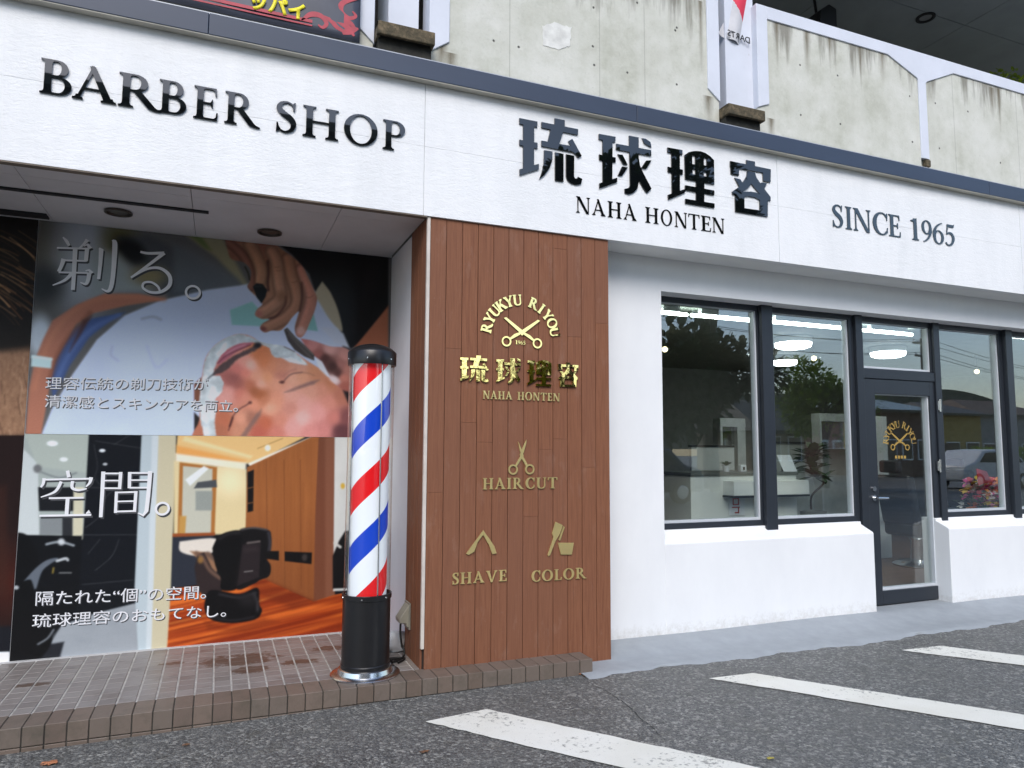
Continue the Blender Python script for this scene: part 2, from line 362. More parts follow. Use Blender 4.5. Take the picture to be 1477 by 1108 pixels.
def m_mossy():
    g = G('mossy_dirty_concrete'); a = g.noise(14, 6, .75); b = g.noise(55, 4, .7)
    c = g.ramp(a, [(.3, (.030, .027, .018)), (.5, (.11, .085, .05)), (.68, (.24, .18, .11))])
    g.col(g.mix(g.ramp(b, [(.45, (0, 0, 0)), (.7, (.7, .7, .7))]), c, (.035, .038, .02))); g.bump(b, .5, .008); return g.set(.9)
def m_asphalt():
    g = G('worn_asphalt'); p = g.coord()
    v = g.n('TexVoronoi', i_Scale=62.0); g.l(p, v.inputs['Vector'])
    v2 = g.n('TexVoronoi', i_Scale=130.0); g.l(p, v2.inputs['Vector'])
    sep = g.n('SeparateColor'); g.l(v.outputs['Color'], sep.inputs[0]); sep2 = g.n('SeparateColor'); g.l(v2.outputs['Color'], sep2.inputs[0])
    big = g.noise(1.1, 6, .7); mid = g.noise(7, 5, .65)
    c = g.ramp(sep.outputs[0], [(0, (.035, .036, .038)), (.5, (.085, .088, .09)), (.8, (.16, .162, .16)), (.95, (.42, .42, .40))])
    c = g.mix(.45, c, g.ramp(sep2.outputs[1], [(0, (.03, .032, .036)), (.6, (.09, .093, .098)), (.95, (.36, .36, .35))]))
    c = g.mix(g.ramp(big, [(.35, (0, 0, 0)), (.65, (.55, .55, .55))]), c, (.135, .137, .135), 'MIX')
    c = g.mix(g.ramp(mid, [(.52, (0, 0, 0)), (.74, (.5, .5, .5))]), c, (.075, .076, .066))
    oil = g.noise(.8, 5, .7, (1, 1.6, 1), .6); damp = g.noise(2.1, 6, .72)
    c = g.mix(g.ramp(oil, [(.60, (0, 0, 0)), (.70, (.55, .55, .55))]), c, (.045, .045, .044)); c = g.mix(g.ramp(damp, [(.58, (0, 0, 0)), (.72, (.4, .4, .4))]), c, (.17, .168, .155))
    h = g.math('ADD', g.math('MULTIPLY', v.outputs['Distance'], -1.0), g.math('MULTIPLY', v2.outputs['Distance'], -.6))
    g.col(g.mix(1.0, c, (1.06, 1.05, 1.0), 'MULTIPLY')); g.bump(h, .6, .012); return g.set(g.ramp(big, [(.35, (.42,)), (.65, (.62,))]), spec=.45)
def m_line():
    g = G('worn_road_paint'); w = g.math('ADD', g.math('MULTIPLY', g.noise(30, 6, .75), .62), g.math('MULTIPLY', g.noise(1.9, 3, .6), .38)); f = g.noise(150, 3, .6); big = g.noise(2.3, 4, .6)
    c = g.ramp(big, [(.3, (.70, .69, .61)), (.7, (.80, .80, .74))])
    c = g.mix(g.ramp(w, [(.56, (0, 0, 0)), (.61, (.85, .85, .85))]), c, (.22, .22, .20))
    c = g.mix(g.ramp(f, [(.62, (0, 0, 0)), (.72, (.6, .6, .6))]), c, (.34, .33, .30))
    g.col(c); g.bump(f, .3, .004); return g.set(.6)
def m_tile():
    g = G('brown_glazed_paver'); rnd = g.n('NewGeometry').outputs['Random Per Island']
    n = g.noise(30, 5, .65, (1, 4, 1)); d = g.noise(6, 6, .72)
    c = g.ramp(rnd, [(0, (.180, .165, .155)), (.4, (.222, .205, .195)), (.75, (.25, .235, .222)), (1, (.195, .172, .158))])
    c = g.mix(g.ramp(n, [(.35, (0, 0, 0)), (.7, (.45, .45, .45))]), c, (.235, .20, .185))
    c = g.mix(g.ramp(d, [(.5, (0, 0, 0)), (.72, (.5, .5, .5))]), c, (.085, .066, .056))
    # three patches of mud left on the step
    for (px, py, r, sy) in ((345, 952, .26, .6), (360, 966, .14, .6), (432, 955, .14, .5), (475, 935, .13, .5), (250, 957, .09, .4), (48, 988, .12, .3)):
        a = atz(px, py, .09); q = g.n('Mapping', i_Location=(-a[0]/1, -a[1]/sy, -.09), i_Scale=(1, 1/sy, 1)); gm = g.n('NewGeometry'); g.l(gm.outputs['Position'], q.inputs[0])
        ln = g.n('VectorMath', operation='LENGTH'); g.l(q.outputs[0], ln.inputs[0])
        k = g.math('ADD', g.math('DIVIDE', ln.outputs['Value'], r), g.math('MULTIPLY', g.math('SUBTRACT', g.noise(17, 6, .75), .5), 2.6))
        c = g.mix(g.ramp(k, [(.74, (.85, .85, .85)), (.90, (0, 0, 0))]), c, (.085, .050, .032))
    g.col(c); g.bump(n, .2, .003); return g.set(.42)
def m_nosing():
    g = G('brown_nosing_tile'); rnd = g.n('NewGeometry').outputs['Random Per Island']; n = g.noise(40, 5, .7); d = g.noise(8, 6, .75)
    c = g.ramp(rnd, [(0, (.140, .104, .080)), (.3, (.178, .134, .106)), (.7, (.160, .128, .104)), (1, (.150, .108, .086))])
    c = g.mix(g.ramp(d, [(.48, (0, 0, 0)), (.72, (.6, .6, .6))]), c, (.075, .068, .05)); c = g.mix(g.ramp(n, [(.6, (0, 0, 0)), (.75, (.4, .4, .4))]), c, (.24, .21, .19))
    g.col(c); g.bump(n, .3, .004); return g.set(.5)
def m_glass(name='window_glass', base=.115, tint=(.93, .96, .95)):
    g = G(name); t = g.t; tr = g.n('BsdfTransparent'); tr.inputs[0].default_value = (*tint, 1)
    gl = g.n('BsdfGlossy'); gl.inputs['Roughness'].default_value = 0.0; gl.inputs[0].default_value = (1, 1, 1, 1)
    lw = g.n('LayerWeight'); p = g.math('POWER', lw.outputs['Facing'], 4.0); fac = g.math('ADD', g.math('MULTIPLY', p, 1-base), base)
    ms = g.n('MixShader'); g.l(fac, ms.inputs[0]); g.l(tr.outputs[0], ms.inputs[1]); g.l(gl.outputs[0], ms.inputs[2]); g.l(ms.outputs[0], g.out.inputs[0]); return g.m
M = {}
M['stucco'] = m_stucco(); M['render'] = m_render(); M['timber'] = m_timber(); M['conc'] = m_concrete(); M['moss'] = m_mossy()
M['asphalt'] = m_asphalt(); M['line'] = m_line(); M['tile'] = m_tile(); M['nosing'] = m_nosing(); M['glass'] = m_glass()
M['trim'] = simple('slate_blue_metal_trim', (.036, .052, .088), .5, .0, .10, 3, stretch=(.3, 1, 1))
M['frame'] = simple('charcoal_aluminium', (.030, .036, .046), .38, .25, .06, 6)
M['bead'] = simple('silver_glazing_bead', (.62, .66, .70), .35, .1, .05, 8)
M['paintw'] = simple('white_painted_concrete', (.66, .69, .76), .7, 0, .05, 4, .12, 45)
M['shadegap'] = simple('slot_shade_green_grey', (.10, .13, .12), .6, 0, .2, 5)  # shade of the right slot recess, put into the colour
M['soffit'] = simple('grey_soffit_panel', (.58, .575, .585), .55, 0, .06, 3)
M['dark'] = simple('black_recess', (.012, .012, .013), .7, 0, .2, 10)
M['grout'] = simple('pale_grout', (.42, .41, .39), .85, 0, .25, 20, .3, 90)
M['dgrout'] = simple('dark_grout', (.055, .05, .042), .9, 0, .3, 20)
M['apron'] = simple('grey_cement', (.30, .325, .345), .75, 0, .07, 9, .2, 90)
M['black'] = simple('satin_black_metal', (.010, .010, .011), .32, .0, .15, 12)
M['blackgloss'] = simple('gloss_black_acrylic', (.004, .005, .006), .015, 0, .05, 5, spec=.9)
M['chrome'] = simple('brushed_steel', (.66, .67, .68), .22, 1, .06, 20)
M['gold'] = simple('polished_gold', (.93, .72, .28), .035, 1, .08, 6, .6, 5)
M['gold2'] = simple('satin_gold', (.95, .74, .32), .28, .80, .08, 6, .55, 9)
M['whiteplastic'] = simple('white_plastic', (.78, .80, .82), .4, 0, .05, 5)
M['ceil2'] = simple('dark_grey_balcony_ceiling', (.30, .335, .35), .7, 0, .12, 1.5)
M['int_wall'] = simple('pale_interior_wall', (.66, .68, .65), .7, 0, .05, 2)
M['int_dark'] = simple('dark_wood_wall', (.035, .024, .018), .5, 0, .35, 6, stretch=(3, 3, .3))
M['int_floor'] = simple('brown_wood_floor', (.16, .085, .05), .4, 0, .25, 5, stretch=(.3, 3, 1))
M['leather'] = simple('black_leather', (.012, .012, .013), .38, 0, .2, 10, .15, 60)
M['counter'] = simple('off_white_counter_panel', (.78, .80, .76), .45, 0, .05, 4)
M['led'] = emis('lit_led_tube', (.90, 1, .94), 8.0)
M['lamp'] = emis('lit_ceiling_lamp', (.94, .99, 1), 5.5)
M['bulb'] = emis('lit_warm_bulb', (1, .82, .5), 2.2)

# ------------------------------------------------------------------ ground
def sm(a, b, x): t = np.clip((x-a)/(b-a), 0, 1); return t*t*(3-2*t)
def gz(x, y):
    x = np.asarray(x, float); y = np.asarray(y, float)
    far = np.clip((5.5-y)/20, 0, 1)
    return -.028*(1-sm(-.9, .9, x))*(1-far) + .004*np.sin(x*1.7+y*2.3)*(1-far)*sm(-30, 0, y) - .003
xs = np.concatenate([np.linspace(-140, -8, 12), np.linspace(-6, 14, 101), np.linspace(18, 160, 12)])
ys = np.concatenate([np.linspace(-150, -12, 14), np.linspace(-8, 4.6, 64), [6, 20, 60]])
lot = struct(grid('parking_lot', xs, ys, gz, M['asphalt']))
# painted bay lines: their ends nearest the shop are surveyed, they run on past the viewpoint
for k, (a, b) in enumerate((((1.075, 3.83), (1.44, 3.885)), ((2.935, 3.855), (3.264, 3.844)), ((4.665, 3.893), (5.044, 3.88)))):
    d = Vector((.9, -1.15)).normalized(); n = 60; r = random.Random(k); vs, fs = [], []
    for i in range(n+1):
        t = 5.2*(i/n)**1.4
        for q, (e, s_) in enumerate(((a, 1), (b, 1))):
            j = r.uniform(-.006, .006); x = e[0]+d.x*t+j; y = e[1]+d.y*t+r.uniform(-.004, .004); vs.append((x, y, float(gz(x, y))+.005))
    fs = [(2*i, 2*i+2, 2*i+3, 2*i+1) for i in range(n)]
    me = bpy.data.meshes.new('painted_line'); me.from_pydata(vs, [], fs); me.materials.append(M['line']); me.update()
    if me.polygons[0].normal.z < 0: me.flip_normals()
    o = bpy.data.objects.new('painted_line', me); COL.objects.link(o); attach(o, lot)
# crack in the asphalt
mb = MB(); pp = [(845, 985), (880, 1003), (905, 1020), (925, 1040), (945, 1055), (962, 1075)]; Q = [atz(*p, -.012) for p in pp]
r = random.Random(3)
Q2 = []
for i in range(len(Q)-1):
    for j in range(8): t = j/8; Q2.append((Q[i][0]*(1-t)+Q[i+1][0]*t+r.uniform(-.006, .006), Q[i][1]*(1-t)+Q[i+1][1]*t+r.uniform(-.006, .006)))
for i in range(len(Q2)-1):
    (x0, y0), (x1, y1) = Q2[i], Q2[i+1]; w0 = .0022*math.sin(math.pi*i/len(Q2))*(1+.7*math.sin(i*1.9))+.0006; w1 = .0022*math.sin(math.pi*(i+1)/len(Q2))*(1+.7*math.sin(i*1.9+1.9))+.0006
    mb.face([(x0-w0, y0, float(gz(x0, y0))+.003), (x0+w0, y0, float(gz(x0, y0))+.003), (x1+w1, y1, float(gz(x1, y1))+.003), (x1-w1, y1, float(gz(x1, y1))+.003)])
mb.build('asphalt_crack', simple('dark_crack_grit', (.035, .035, .034), .95), lot)  # thin flat strip in a darker asphalt colour

# cement apron along the shop front
def apz(X, Y):
    t = np.clip((Y-4.10)/(4.69-4.10), 0, 1); return -.018+.030*sm(0, .16, t)+.053*sm(.40, 1.0, t)+.003*np.sin(X*3.1)*t
AX_ = np.linspace(2.20, 12, 220); AY_ = np.concatenate([np.linspace(4.10, 4.70, 24), [5.0]])
ap = grid('cement_apron', AX_, AY_, apz, M['apron']); struct(ap)
for v in ap.data.vertices:
    if v.co.y < 4.16: v.co.y += .018*math.sin(v.co.x*5.1)+.012*math.sin(v.co.x*13.7)-.01*math.sin(v.co.x*31)
    if v.co.x < 2.5 and v.co.y < 4.3: v.co.x += .14*(4.3-v.co.y)/.2*random.uniform(.5, 1)*.4

# tiled step
step = struct(thing('tiled_step', '', 'step')); del step['label']; del step['category']
SY, SZ, P = 4.225, .09, .0948; X0 = -1.109-14*P
mb = MB(); mb.box(X0-.3, 2.300, SY+.012, 5.52, -.12, SZ-.004); mb.build('grout_bed', M['grout'], step)
mb = MB(); mb.box(X0-.3, 2.301, SY+.006, SY+.20, -.12, SZ-.0035); mb.build('dark_joint_bed', M['dgrout'], step)
mb = MB(); y0 = SY+.205
for i in range(int((2.30-X0)/P)):
    for j in range(14):
        xa = X0+i*P; ya = y0+j*P
        if xa > 1.2 and ya > 4.40-P: continue
        mb.box(xa+.005, xa+P-.005, ya+.0022, min(ya+P-.0022, 5.5), SZ-.02, SZ+random.uniform(0, .0012))
mb.build('top_tiles', M['tile'], step, .0015, seg=1)
mb = MB()
for i in range(-2, int((2.285-X0)/P+.001)+1):
    xa = X0+i*P; j = random.uniform(-.001, .001)
    mb.box(xa+.0028, xa+P-.0028, SY+j, SY+.198, SZ-.092, SZ+.001+random.uniform(0, .0015))
    mb.box(xa+.0028, xa+P-.0028, SY+j, SY+.1, -.13, SZ-.0965)
mb.build('nosing_tiles', M['nosing'], step, .003)

# ------------------------------------------------------------------ the building
BFZ = 2.944; XL = 1.202; FY = 4.385
B = thing('barber_shop_building', 'concrete building with white shop front, dark window frames and brown boarded pillar', 'building', (3, 4.7, 0))
# fascia of 3 m panels in two courses
mb = MB(); xj = [-4.9, -1.86, 1.168, 4.10, 7.08, 10.1]; zm = 3.405
for i in range(len(xj)-1):
    for z0, z1 in ((BFZ, zm), (zm, 3.86)): mb.box(xj[i]+.0022, xj[i+1]-.0022, FY, FY+.05, z0+(.0004 if z0 > 3 else 0), z1-(.0004 if z1 < 3.5 else 0))
fas = mb.build('fascia', M['stucco'], B, .0012)
mb = MB(); mb.box(-4.9, 10.1, FY+.006, FY+.06, BFZ+.004, 3.9); mb.build('fascia_backing', simple('joint_sealant', (.62, .63, .64), .7), B)
mb = MB()
for x0, x1 in ((-4.9, at(300, 50, 4.33)[0]), (at(300, 50, 4.33)[0]+.003, at(918, 160, 4.33)[0]), (at(918, 160, 4.33)[0]+.003, at(1426, 270, 4.33)[0]), (at(1426, 270, 4.33)[0]+.003, 10.1)):
    mb.box(x0, x1, 4.325, 4.48, 3.832, 3.962)
mb.build('fascia_trim', M['trim'], B, .003)
mb = MB(); mb.box(-4.9, 10.1, 4.329, 4.3845, 3.8262, 3.8315); mb.build('trim_underside', simple('beige_trim_return', (.46, .44, .38), .6, 0, .15, 4), B)
mb = MB(); mb.box(-4.9, 10.1, 4.34, 4.5, 3.963, 3.975); mb.build('trim_flashing', simple('weathered_flashing', (.42, .44, .47), .5, .3), B)
# soffits
mb = MB(); cj = [-4.9, -2.0, -1.08, -.207, .663, XL+.002]
yj = [FY+.02, 4.465, 4.62, 5.5]
for i in range(len(cj)-1):
    for j in range(len(yj)-1): mb.box(cj[i]+.0018, cj[i+1]-.0018, yj[j]+.0012, yj[j+1]-.0012, BFZ+.006, BFZ+.03)
mb.build('alcove_ceiling', M['soffit'], B); mb = MB(); mb.box(-4.9, XL, FY+.062, 5.5, BFZ+.018, BFZ+.06); mb.build('ceiling_void', M['dark'], B)
mb = MB(); mb.box(-4.9, XL-.01, FY+.002, FY+.05, BFZ-.008, BFZ+.004); mb.build('drip_edge', simple('rusty_brown_edge', (.16, .13, .10), .7, 0, .3, 9), B)
mb = MB(); mb.box(-1.9, -.114, 4.86, 4.90, BFZ-.004, BFZ+.005); mb.box(-4, -1.09, 5.33, 5.43, BFZ-.006, BFZ+.005); mb.build('slot_vent', M['dark'], B)
mb = MB(); mb.box(XL+1.33, 10.1, FY+.055, 4.9, BFZ+.003, BFZ+.05); mb.build('window_soffit', simple('pale_grey_soffit', (.82, .82, .80), .6, 0, .04, 3), B)
for x, y, lit in ((-.65, 5.10, 0), (.276, 5.17, 1)):
    mb = MB(); mb.lathe([(.045, -.001), (.082, -.001), (.082, -.012), (.070, -.014), (.062, .02), (.03, .04)], (x, y, BFZ+.004), 28)
    d = mb.build('downlight', simple('bronze_lamp_ring', (.09, .075, .06), .4, .6), B, smooth=40)
    mb = MB(); mb.lathe([(.0, -.004), (.03, -.006), (.058, .0), (.060, .02)], (x, y, BFZ+.004), 24); mb.build('reflector', simple('dull_steel_reflector', (.20, .19, .17), .35, .8), d, smooth=50)
# timber clad pillar
XR = 2.541; YB = 4.40
mb = MB(); nb = 12; bw = (XR-XL-.02)/nb
for i in range(nb):
    xa = XL+.02+i*bw; z = .0; r = random.Random(i*5+1); zs = [-.02]
    while zs[-1] < BFZ: zs.append(zs[-1]+r.uniform(1.0, 2.4))
    for k in range(len(zs)-1): mb.box(xa+.0017, xa+bw-.0017, YB+(i*37%5)*.0003, YB+.02, zs[k]+.0003, min(zs[k+1], BFZ)-.0003)
for i in range(4):
    ya = YB+.022+i*.098; mb.box(XL, XL+.018, ya+.0025, ya+.0955, -.02, BFZ)
cl = mb.build('pillar_cladding', M['timber'], B, .0018)
mb = MB(); mb.box(XL+.012, XR-.002, YB+.012, 4.80, -.05, BFZ-.001); mb.build('pillar_core', simple('dark_brown_joint', (.022, .012, .009), .8), B)
mb = MB(); mb.box(XL-.002, XL+.019, YB-.004, YB+.0205, .215, BFZ-.001); mb.build('corner_strip', simple('pale_corner_strip', (.62, .56, .50), .5), B, .002)
# alcove walls
mb = MB(); mb.box(XL+.013, XL+.08, 4.801, 5.56, -.05, BFZ); mb.build('alcove_side_wall', simple('white_alcove_wall', (.72, .73, .76), .6, 0, .05, 3), B)
mb = MB(); mb.box(-4.9, XL+.012, 5.503, 5.6, -.05, BFZ+.05); mb.build('alcove_back_wall', M['render'], B)
mb = MB(); mb.box(-4.9, XL, 5.47, 5.502, SZ-.02, SZ+.006); mb.build('alcove_skirting', simple('pale_skirting', (.5, .5, .5), .6), B)
# ------------------------------------------------------------------ shop front wall, windows, door
WY = 4.67; FYF = 4.82; HZ = at(955, 420, WY)[2]; SILL = at(959, 783, WY)[2]; SIN = SILL+.055
wx0 = at(956, 600, WY)[0]; pr = at(1262.5, 820, WY)[0]; pl2 = at(1371, 800, WY)[0]
fb = at(960.6, 764, FYF)[2]; ft = at(955, 427, FYF)[2]
mb = MB(); mb.box(XR-.05, wx0, WY, 4.95, -.05, BFZ+.002)                         # left of the window
mb.box(wx0, 10.1, WY, 4.95, HZ, BFZ+.002)                                         # lintel
mb.build('front_wall', M['render'], B)
def low(x0, x1, n):
    mb = MB(); mb.prism([(WY, -.05), (WY, SILL-.012), (WY+.012, SILL), (FYF-.02, SIN), (FYF-.02, fb-.002), (4.95, fb-.002), (4.95, -.05)], 'x', x0, x1)
    return mb.build('window_wall', M['render'], B, .006)
low(wx0, pr, 0); low(pl2, 10.1, 1)
mbx = [at(x, 600, FYF)[0] for x in (958.5, 1101.5, 1113, 1230, 1250)]
# frame members
def frame(name, x0, x1, z0, z1, px0, px1, pz0, pz1, parent=B, y=FYF, glass='pane'):
    mb = MB(); d = .075
    mb.box(x0, px0, y, y+d, z0, z1); mb.box(px1, x1, y, y+d, z0, z1); mb.box(px0, px1, y, y+d, z0, pz0); mb.box(px0, px1, y, y+d, pz1, z1)
    f = mb.build(name, M['frame'], parent, .0025)
    mb = MB(); t = .016; ya, yb = y+.018, y+.074
    mb.box(px0+.0005, px0+t*.5, ya, yb, pz0, pz1); mb.box(px1-t, px1-.0005, ya, yb, pz0, pz1); mb.box(px0+t*.5, px1-t, ya, yb, pz0+.0005, pz0+t*1.3); mb.box(px0+t*.5, px1-t, ya, yb, pz1-t*.4, pz1-.0005)
    mb.build('glazing_bead', M['bead'], f)
    mb = MB(); mb.box(px0+.001, px1-.001, GLASS_Y-.003, GLASS_Y+.003, pz0+.001, pz1-.001); mb.build(glass, M['glass'], f)
    return f
xd0, xd1 = at(1239, 700, FYF)[0], at(1361.5, 700, FYF)[0]
e = .03
m1a, m1b = at(1097, 600, FYF)[0], at(1113, 600, FYF)[0]
frame('window_frame', wx0-.03, m1a, fb, ft+.03, wx0+.012, at(1096, 600, FYF)[0]-.005, fb+.045, ft-.045)
frame('window_frame', m1b, xd0-.001, fb, ft+.03, m1b+.008, at(1229, 600, FYF)[0], fb+.045, ft-.045)
m3a, m3b = at(1450.5, 600, FYF)[0], at(1460, 600, FYF)[0]
frame('window_frame', xd1+.001, m3a, fb, ft+.03, xd1+.03, at(1446, 600, FYF)[0], fb+.045, ft-.045)
frame('window_frame', m3b, 9.3, fb, ft+.03, m3b+.02, 9.26, fb+.045, ft-.045)
mb = MB(); mb.box(m1a+.001, m1b-.001, FYF-.045, FYF+.075, SIN-.02, ft+.03); mb.build('mullion', M['frame'], B, .003)
mb = MB(); mb.box(m3a+.001, m3b-.001, FYF-.045, FYF+.075, SIN-.02, ft+.03); mb.build('mullion', M['frame'], B, .003)
dz0 = .07
j0, j1 = at(1249, 700, FYF)[0], at(1353, 700, FYF)[0]
tz0, tz1 = at(1255, 533, FYF)[2], at(1255, 546, FYF)[2]
mb = MB(); mb.box(xd0+.001, j0, FYF-.03, FYF+.09, dz0-.03, ft+.03); mb.box(j1, xd1-.001, FYF-.03, FYF+.09, dz0-.03, ft+.03); mb.box(j0, j1, FYF-.022, FYF+.09, tz1, tz0)
dfm = mb.build('door_frame', M['frame'], B, .003)
frame('transom_window', j0, j1, tz0+.001, ft+.03, j0+.012, j1-.014, tz0+.012, ft-.045)
# door leaf
gx0, gx1 = at(1263.5, 650, FYF)[0], at(1343, 650, FYF)[0]; gz1 = at(1263, 568, FYF)[2]; gz0 = at(1275, 852, FYF)[2]
door = frame('door_leaf', j0+.004, j1-.004, dz0+.005, tz1-.004, gx0, gx1, gz0, gz1, B, FYF-.012, 'door_pane')
hx, hz = at(1259, 722, FYF)[0], at(1259, 718, FYF)[2]; kz = at(1259, 705, FYF)[2]
mb = MB(); mb.tube((hx, FYF-.012, hz), (hx, FYF-.022, hz), .026, n=20); mb.tube((hx, FYF-.02, hz), (hx, FYF-.06, hz), .010, n=12); mb.path([(hx-.005, FYF-.06, hz), (hx+.03, FYF-.064, hz), (hx+.125, FYF-.058, hz-.002)], [.011, .011, .009], 10)
mb.build('door_handle', M['chrome'], door, smooth=40)
mb = MB(); mb.tube((hx, FYF-.012, kz), (hx, FYF-.026, kz), .022, n=20); mb.build('door_lock', M['chrome'], door, smooth=40)
for py in (585, 672):
    c = at(1354.5, py, FYF-.03); mb = MB(); mb.tube((c[0], c[1]-.012, c[2]-.06), (c[0], c[1]-.012, c[2]+.06), .011, n=12); mb.box(c[0]-.02, c[0]+.012, c[1]-.006, c[1]+.01, c[2]-.045, c[2]+.045); mb.build('hinge', M['chrome'], door, smooth=40)
# the round emblem on the door pane
def scissors(cx, cy, s, w=1.0):
    P = []
    for k in (1, -1):
        f = lambda q: [(cx+k*a*s, cy+b*s) for a, b in q]
        P.append(f([(-.92, .62), (-.80, .66), (-.02, .13), (.12, -.02), (.02, -.14), (-.16, .02)])); P.append(f([(.0, .06), (.10, -.10), (.55, -.36), (.62, -.30), (.40, -.10)]))
        P += ring2(cx+k*.78*s, cy-.46*s, .24*s, .24*s, .165*s, .165*s, n=24)
    return P
EMC = {}
def arc_letters(text, cx, cz, r0, r1, a0, a1):
    n = len(text); out = []
    for i, ch in enumerate(text):
        if ch == ' ': continue
        a = rad(a0+(a1-a0)*i/(n-1)); g0, g1 = glyph_box(ch); h = r1-r0; wd = min((g1-g0), .98)*h*.98; q0 = (g0+g1)/2
        P = []
        for p in GL[ch]:
            P.append([(cx+(r0+b*h)*math.cos(a)+((u-q0)/(g1-g0)*wd)*math.sin(a), cz+(r0+b*h)*math.sin(a)-((u-q0)/(g1-g0)*wd)*math.cos(a)) for u, b in p])
        out.append(P)
    return out
ec = at(1303, 640, FYF); er = abs(at(1303, 640, FYF)[2]-at(1303, 618, FYF)[2])
gold_film = simple('gold_vinyl_film', (.42, .27, .06), .45, 0, .1, 5)
mb = MB()
for P in arc_letters('RYUKYU RIYOU', ec[0], ec[2]-.0, er*1.05, er*1.5, 172, 8): plate(mb, P, [], lambda a, b: (a, b), GLASS_Y-.0052, GLASS_Y-.0034)
plate(mb, scissors(ec[0], ec[2]+er*.15, er*.85), [], lambda a, b: (a, b), GLASS_Y-.0052, GLASS_Y-.0034)
for q in range(4): plate(mb, [R_(ec[0]-er*.5+q*er*.27, ec[2]-er*.98, ec[0]-er*.5+q*er*.27+er*.17, ec[2]-er*.78)], [], lambda a, b: (a, b), GLASS_Y-.0052, GLASS_Y-.0034)
mb.build('door_emblem', gold_film, door)

# ------------------------------------------------------------------ upper storey: parapet, slots, spouts, balcony
PY = 4.45; RZ = at(1089.4, 2.7, PY)[2]; Rz2 = at(1477, 124.5, PY)[2]; RZ = (RZ+Rz2)/2
up = lambda x, y, Y=PY: at(x, y, Y)
xs_ = lambda x, y, Y=PY: at(x, y, Y)[0]
lz = lambda x, y: at(x, y, PY)[2]
ZB = 3.93; zrail = (lz(1105, 27)+lz(1279, 78)+lz(1477, 139))/3
# concrete slab faces (their painted white frame stands 12 mm proud around them)
sl = (xs_(540, 30), xs_(619, 30)); sr = (xs_(1036, 60), xs_(1091, 80)); pst = (xs_(1323, 118), xs_(1334, 118))
mb = MB(); mb.box(-4.9, sl[0]-.004, PY, PY+.16, ZB, RZ+.296); mb.box(sl[1]+.004, sr[0]-.004, PY, PY+.16, ZB, RZ+.296); mb.box(sr[1]+.004, pst[0]+.005, PY, PY+.16, ZB, RZ-.01); mb.box(pst[1]-.005, 10.1, PY, PY+.16, ZB, RZ-.01)
mb.box(pst[0]+.004, pst[1]-.004, PY+.03, PY+.16, ZB, RZ-.01)
r = random.Random(4)
par = mb.build('parapet', M['conc'], B, .004)
pt = [up(*p) for p in ((782, 38), (800, 33), (824, 40), (822, 66), (806, 72), (784, 66))]
pt2 = []; r = random.Random(12)
for i in range(len(pt)):
    a, b = pt[i], pt[(i+1) % len(pt)]
    for k in range(7): t = k/7; pt2.append((a[0]*(1-t)+b[0]*t+r.uniform(-.006, .006), 0, a[2]*(1-t)+b[2]*t+r.uniform(-.006, .006)))
mb = MB(); mb.prism([(p[0], p[2]) for p in pt2], 'y', PY-.003, PY+.01); mb.build('mortar_patch', simple('pale_mortar', (.68, .68, .64), .9, 0, .16, 14, .5, 40), par)
# painted white frame
FZ = PY-.012
mb = MB(); zc0 = lz(1092, 154.6); zc1 = lz(1108, 148)
a, b = sr[1], xs_(1106, 60)
mb.prism([(a, RZ), (a, zc0), (b, zc0+.045), (b, RZ)], 'y', FZ, PY+.17)
z_bot = zrail
mb.prism([(b-.001, RZ), (b-.001, z_bot), (xs_(1279, 78), z_bot), (xs_(1321, 112), lz(1322, 113)), (pst[0], lz(1322, 113)-.02), (pst[1], lz(1334, 118)-.02), (xs_(1336, 117), lz(1334, 118)), (xs_(1374, 109), z_bot), (10.1, z_bot), (10.1, RZ)], 'y', FZ+.0005, PY+.17)
mb.prism([(pst[0], lz(1322, 113)), (pst[0], lz(1336, 230)), (pst[1], lz(1336, 230)), (pst[1], lz(1334, 117))], 'y', FZ+.001, PY+.02)
a, b = xs_(1019, 60), sr[0]; mb.prism([(a, RZ+.3), (a, lz(1019, 128)), (b, lz(1037, 148)), (b, RZ+.3)], 'y', FZ, PY+.17)
a, b = sl[1], xs_(648, 40); mb.prism([(a, RZ+.3), (a, ZB+.16), (b, ZB+.26), (b, RZ+.3)], 'y', FZ, PY+.17)
a, b = xs_(505, 30), sl[0]; mb.prism([(a, RZ+.3), (a, ZB+.27), (b, ZB+.13), (b, RZ+.3)], 'y', FZ, PY+.17)
mb.build('parapet_frame', M['paintw'], B, .004)
# recessed pillars in the two slots
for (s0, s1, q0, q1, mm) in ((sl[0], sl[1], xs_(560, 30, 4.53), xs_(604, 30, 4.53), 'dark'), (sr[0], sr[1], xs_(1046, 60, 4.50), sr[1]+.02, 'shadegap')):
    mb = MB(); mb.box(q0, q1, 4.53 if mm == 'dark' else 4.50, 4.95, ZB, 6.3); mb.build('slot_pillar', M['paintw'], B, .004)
    mb = MB(); mb.box(s0-.2, s1+.2, 4.9, 5.0, ZB, RZ+.3); mb.build('slot_back', M[mm], B)  # backs coloured black and grey-green to carry the recess shade
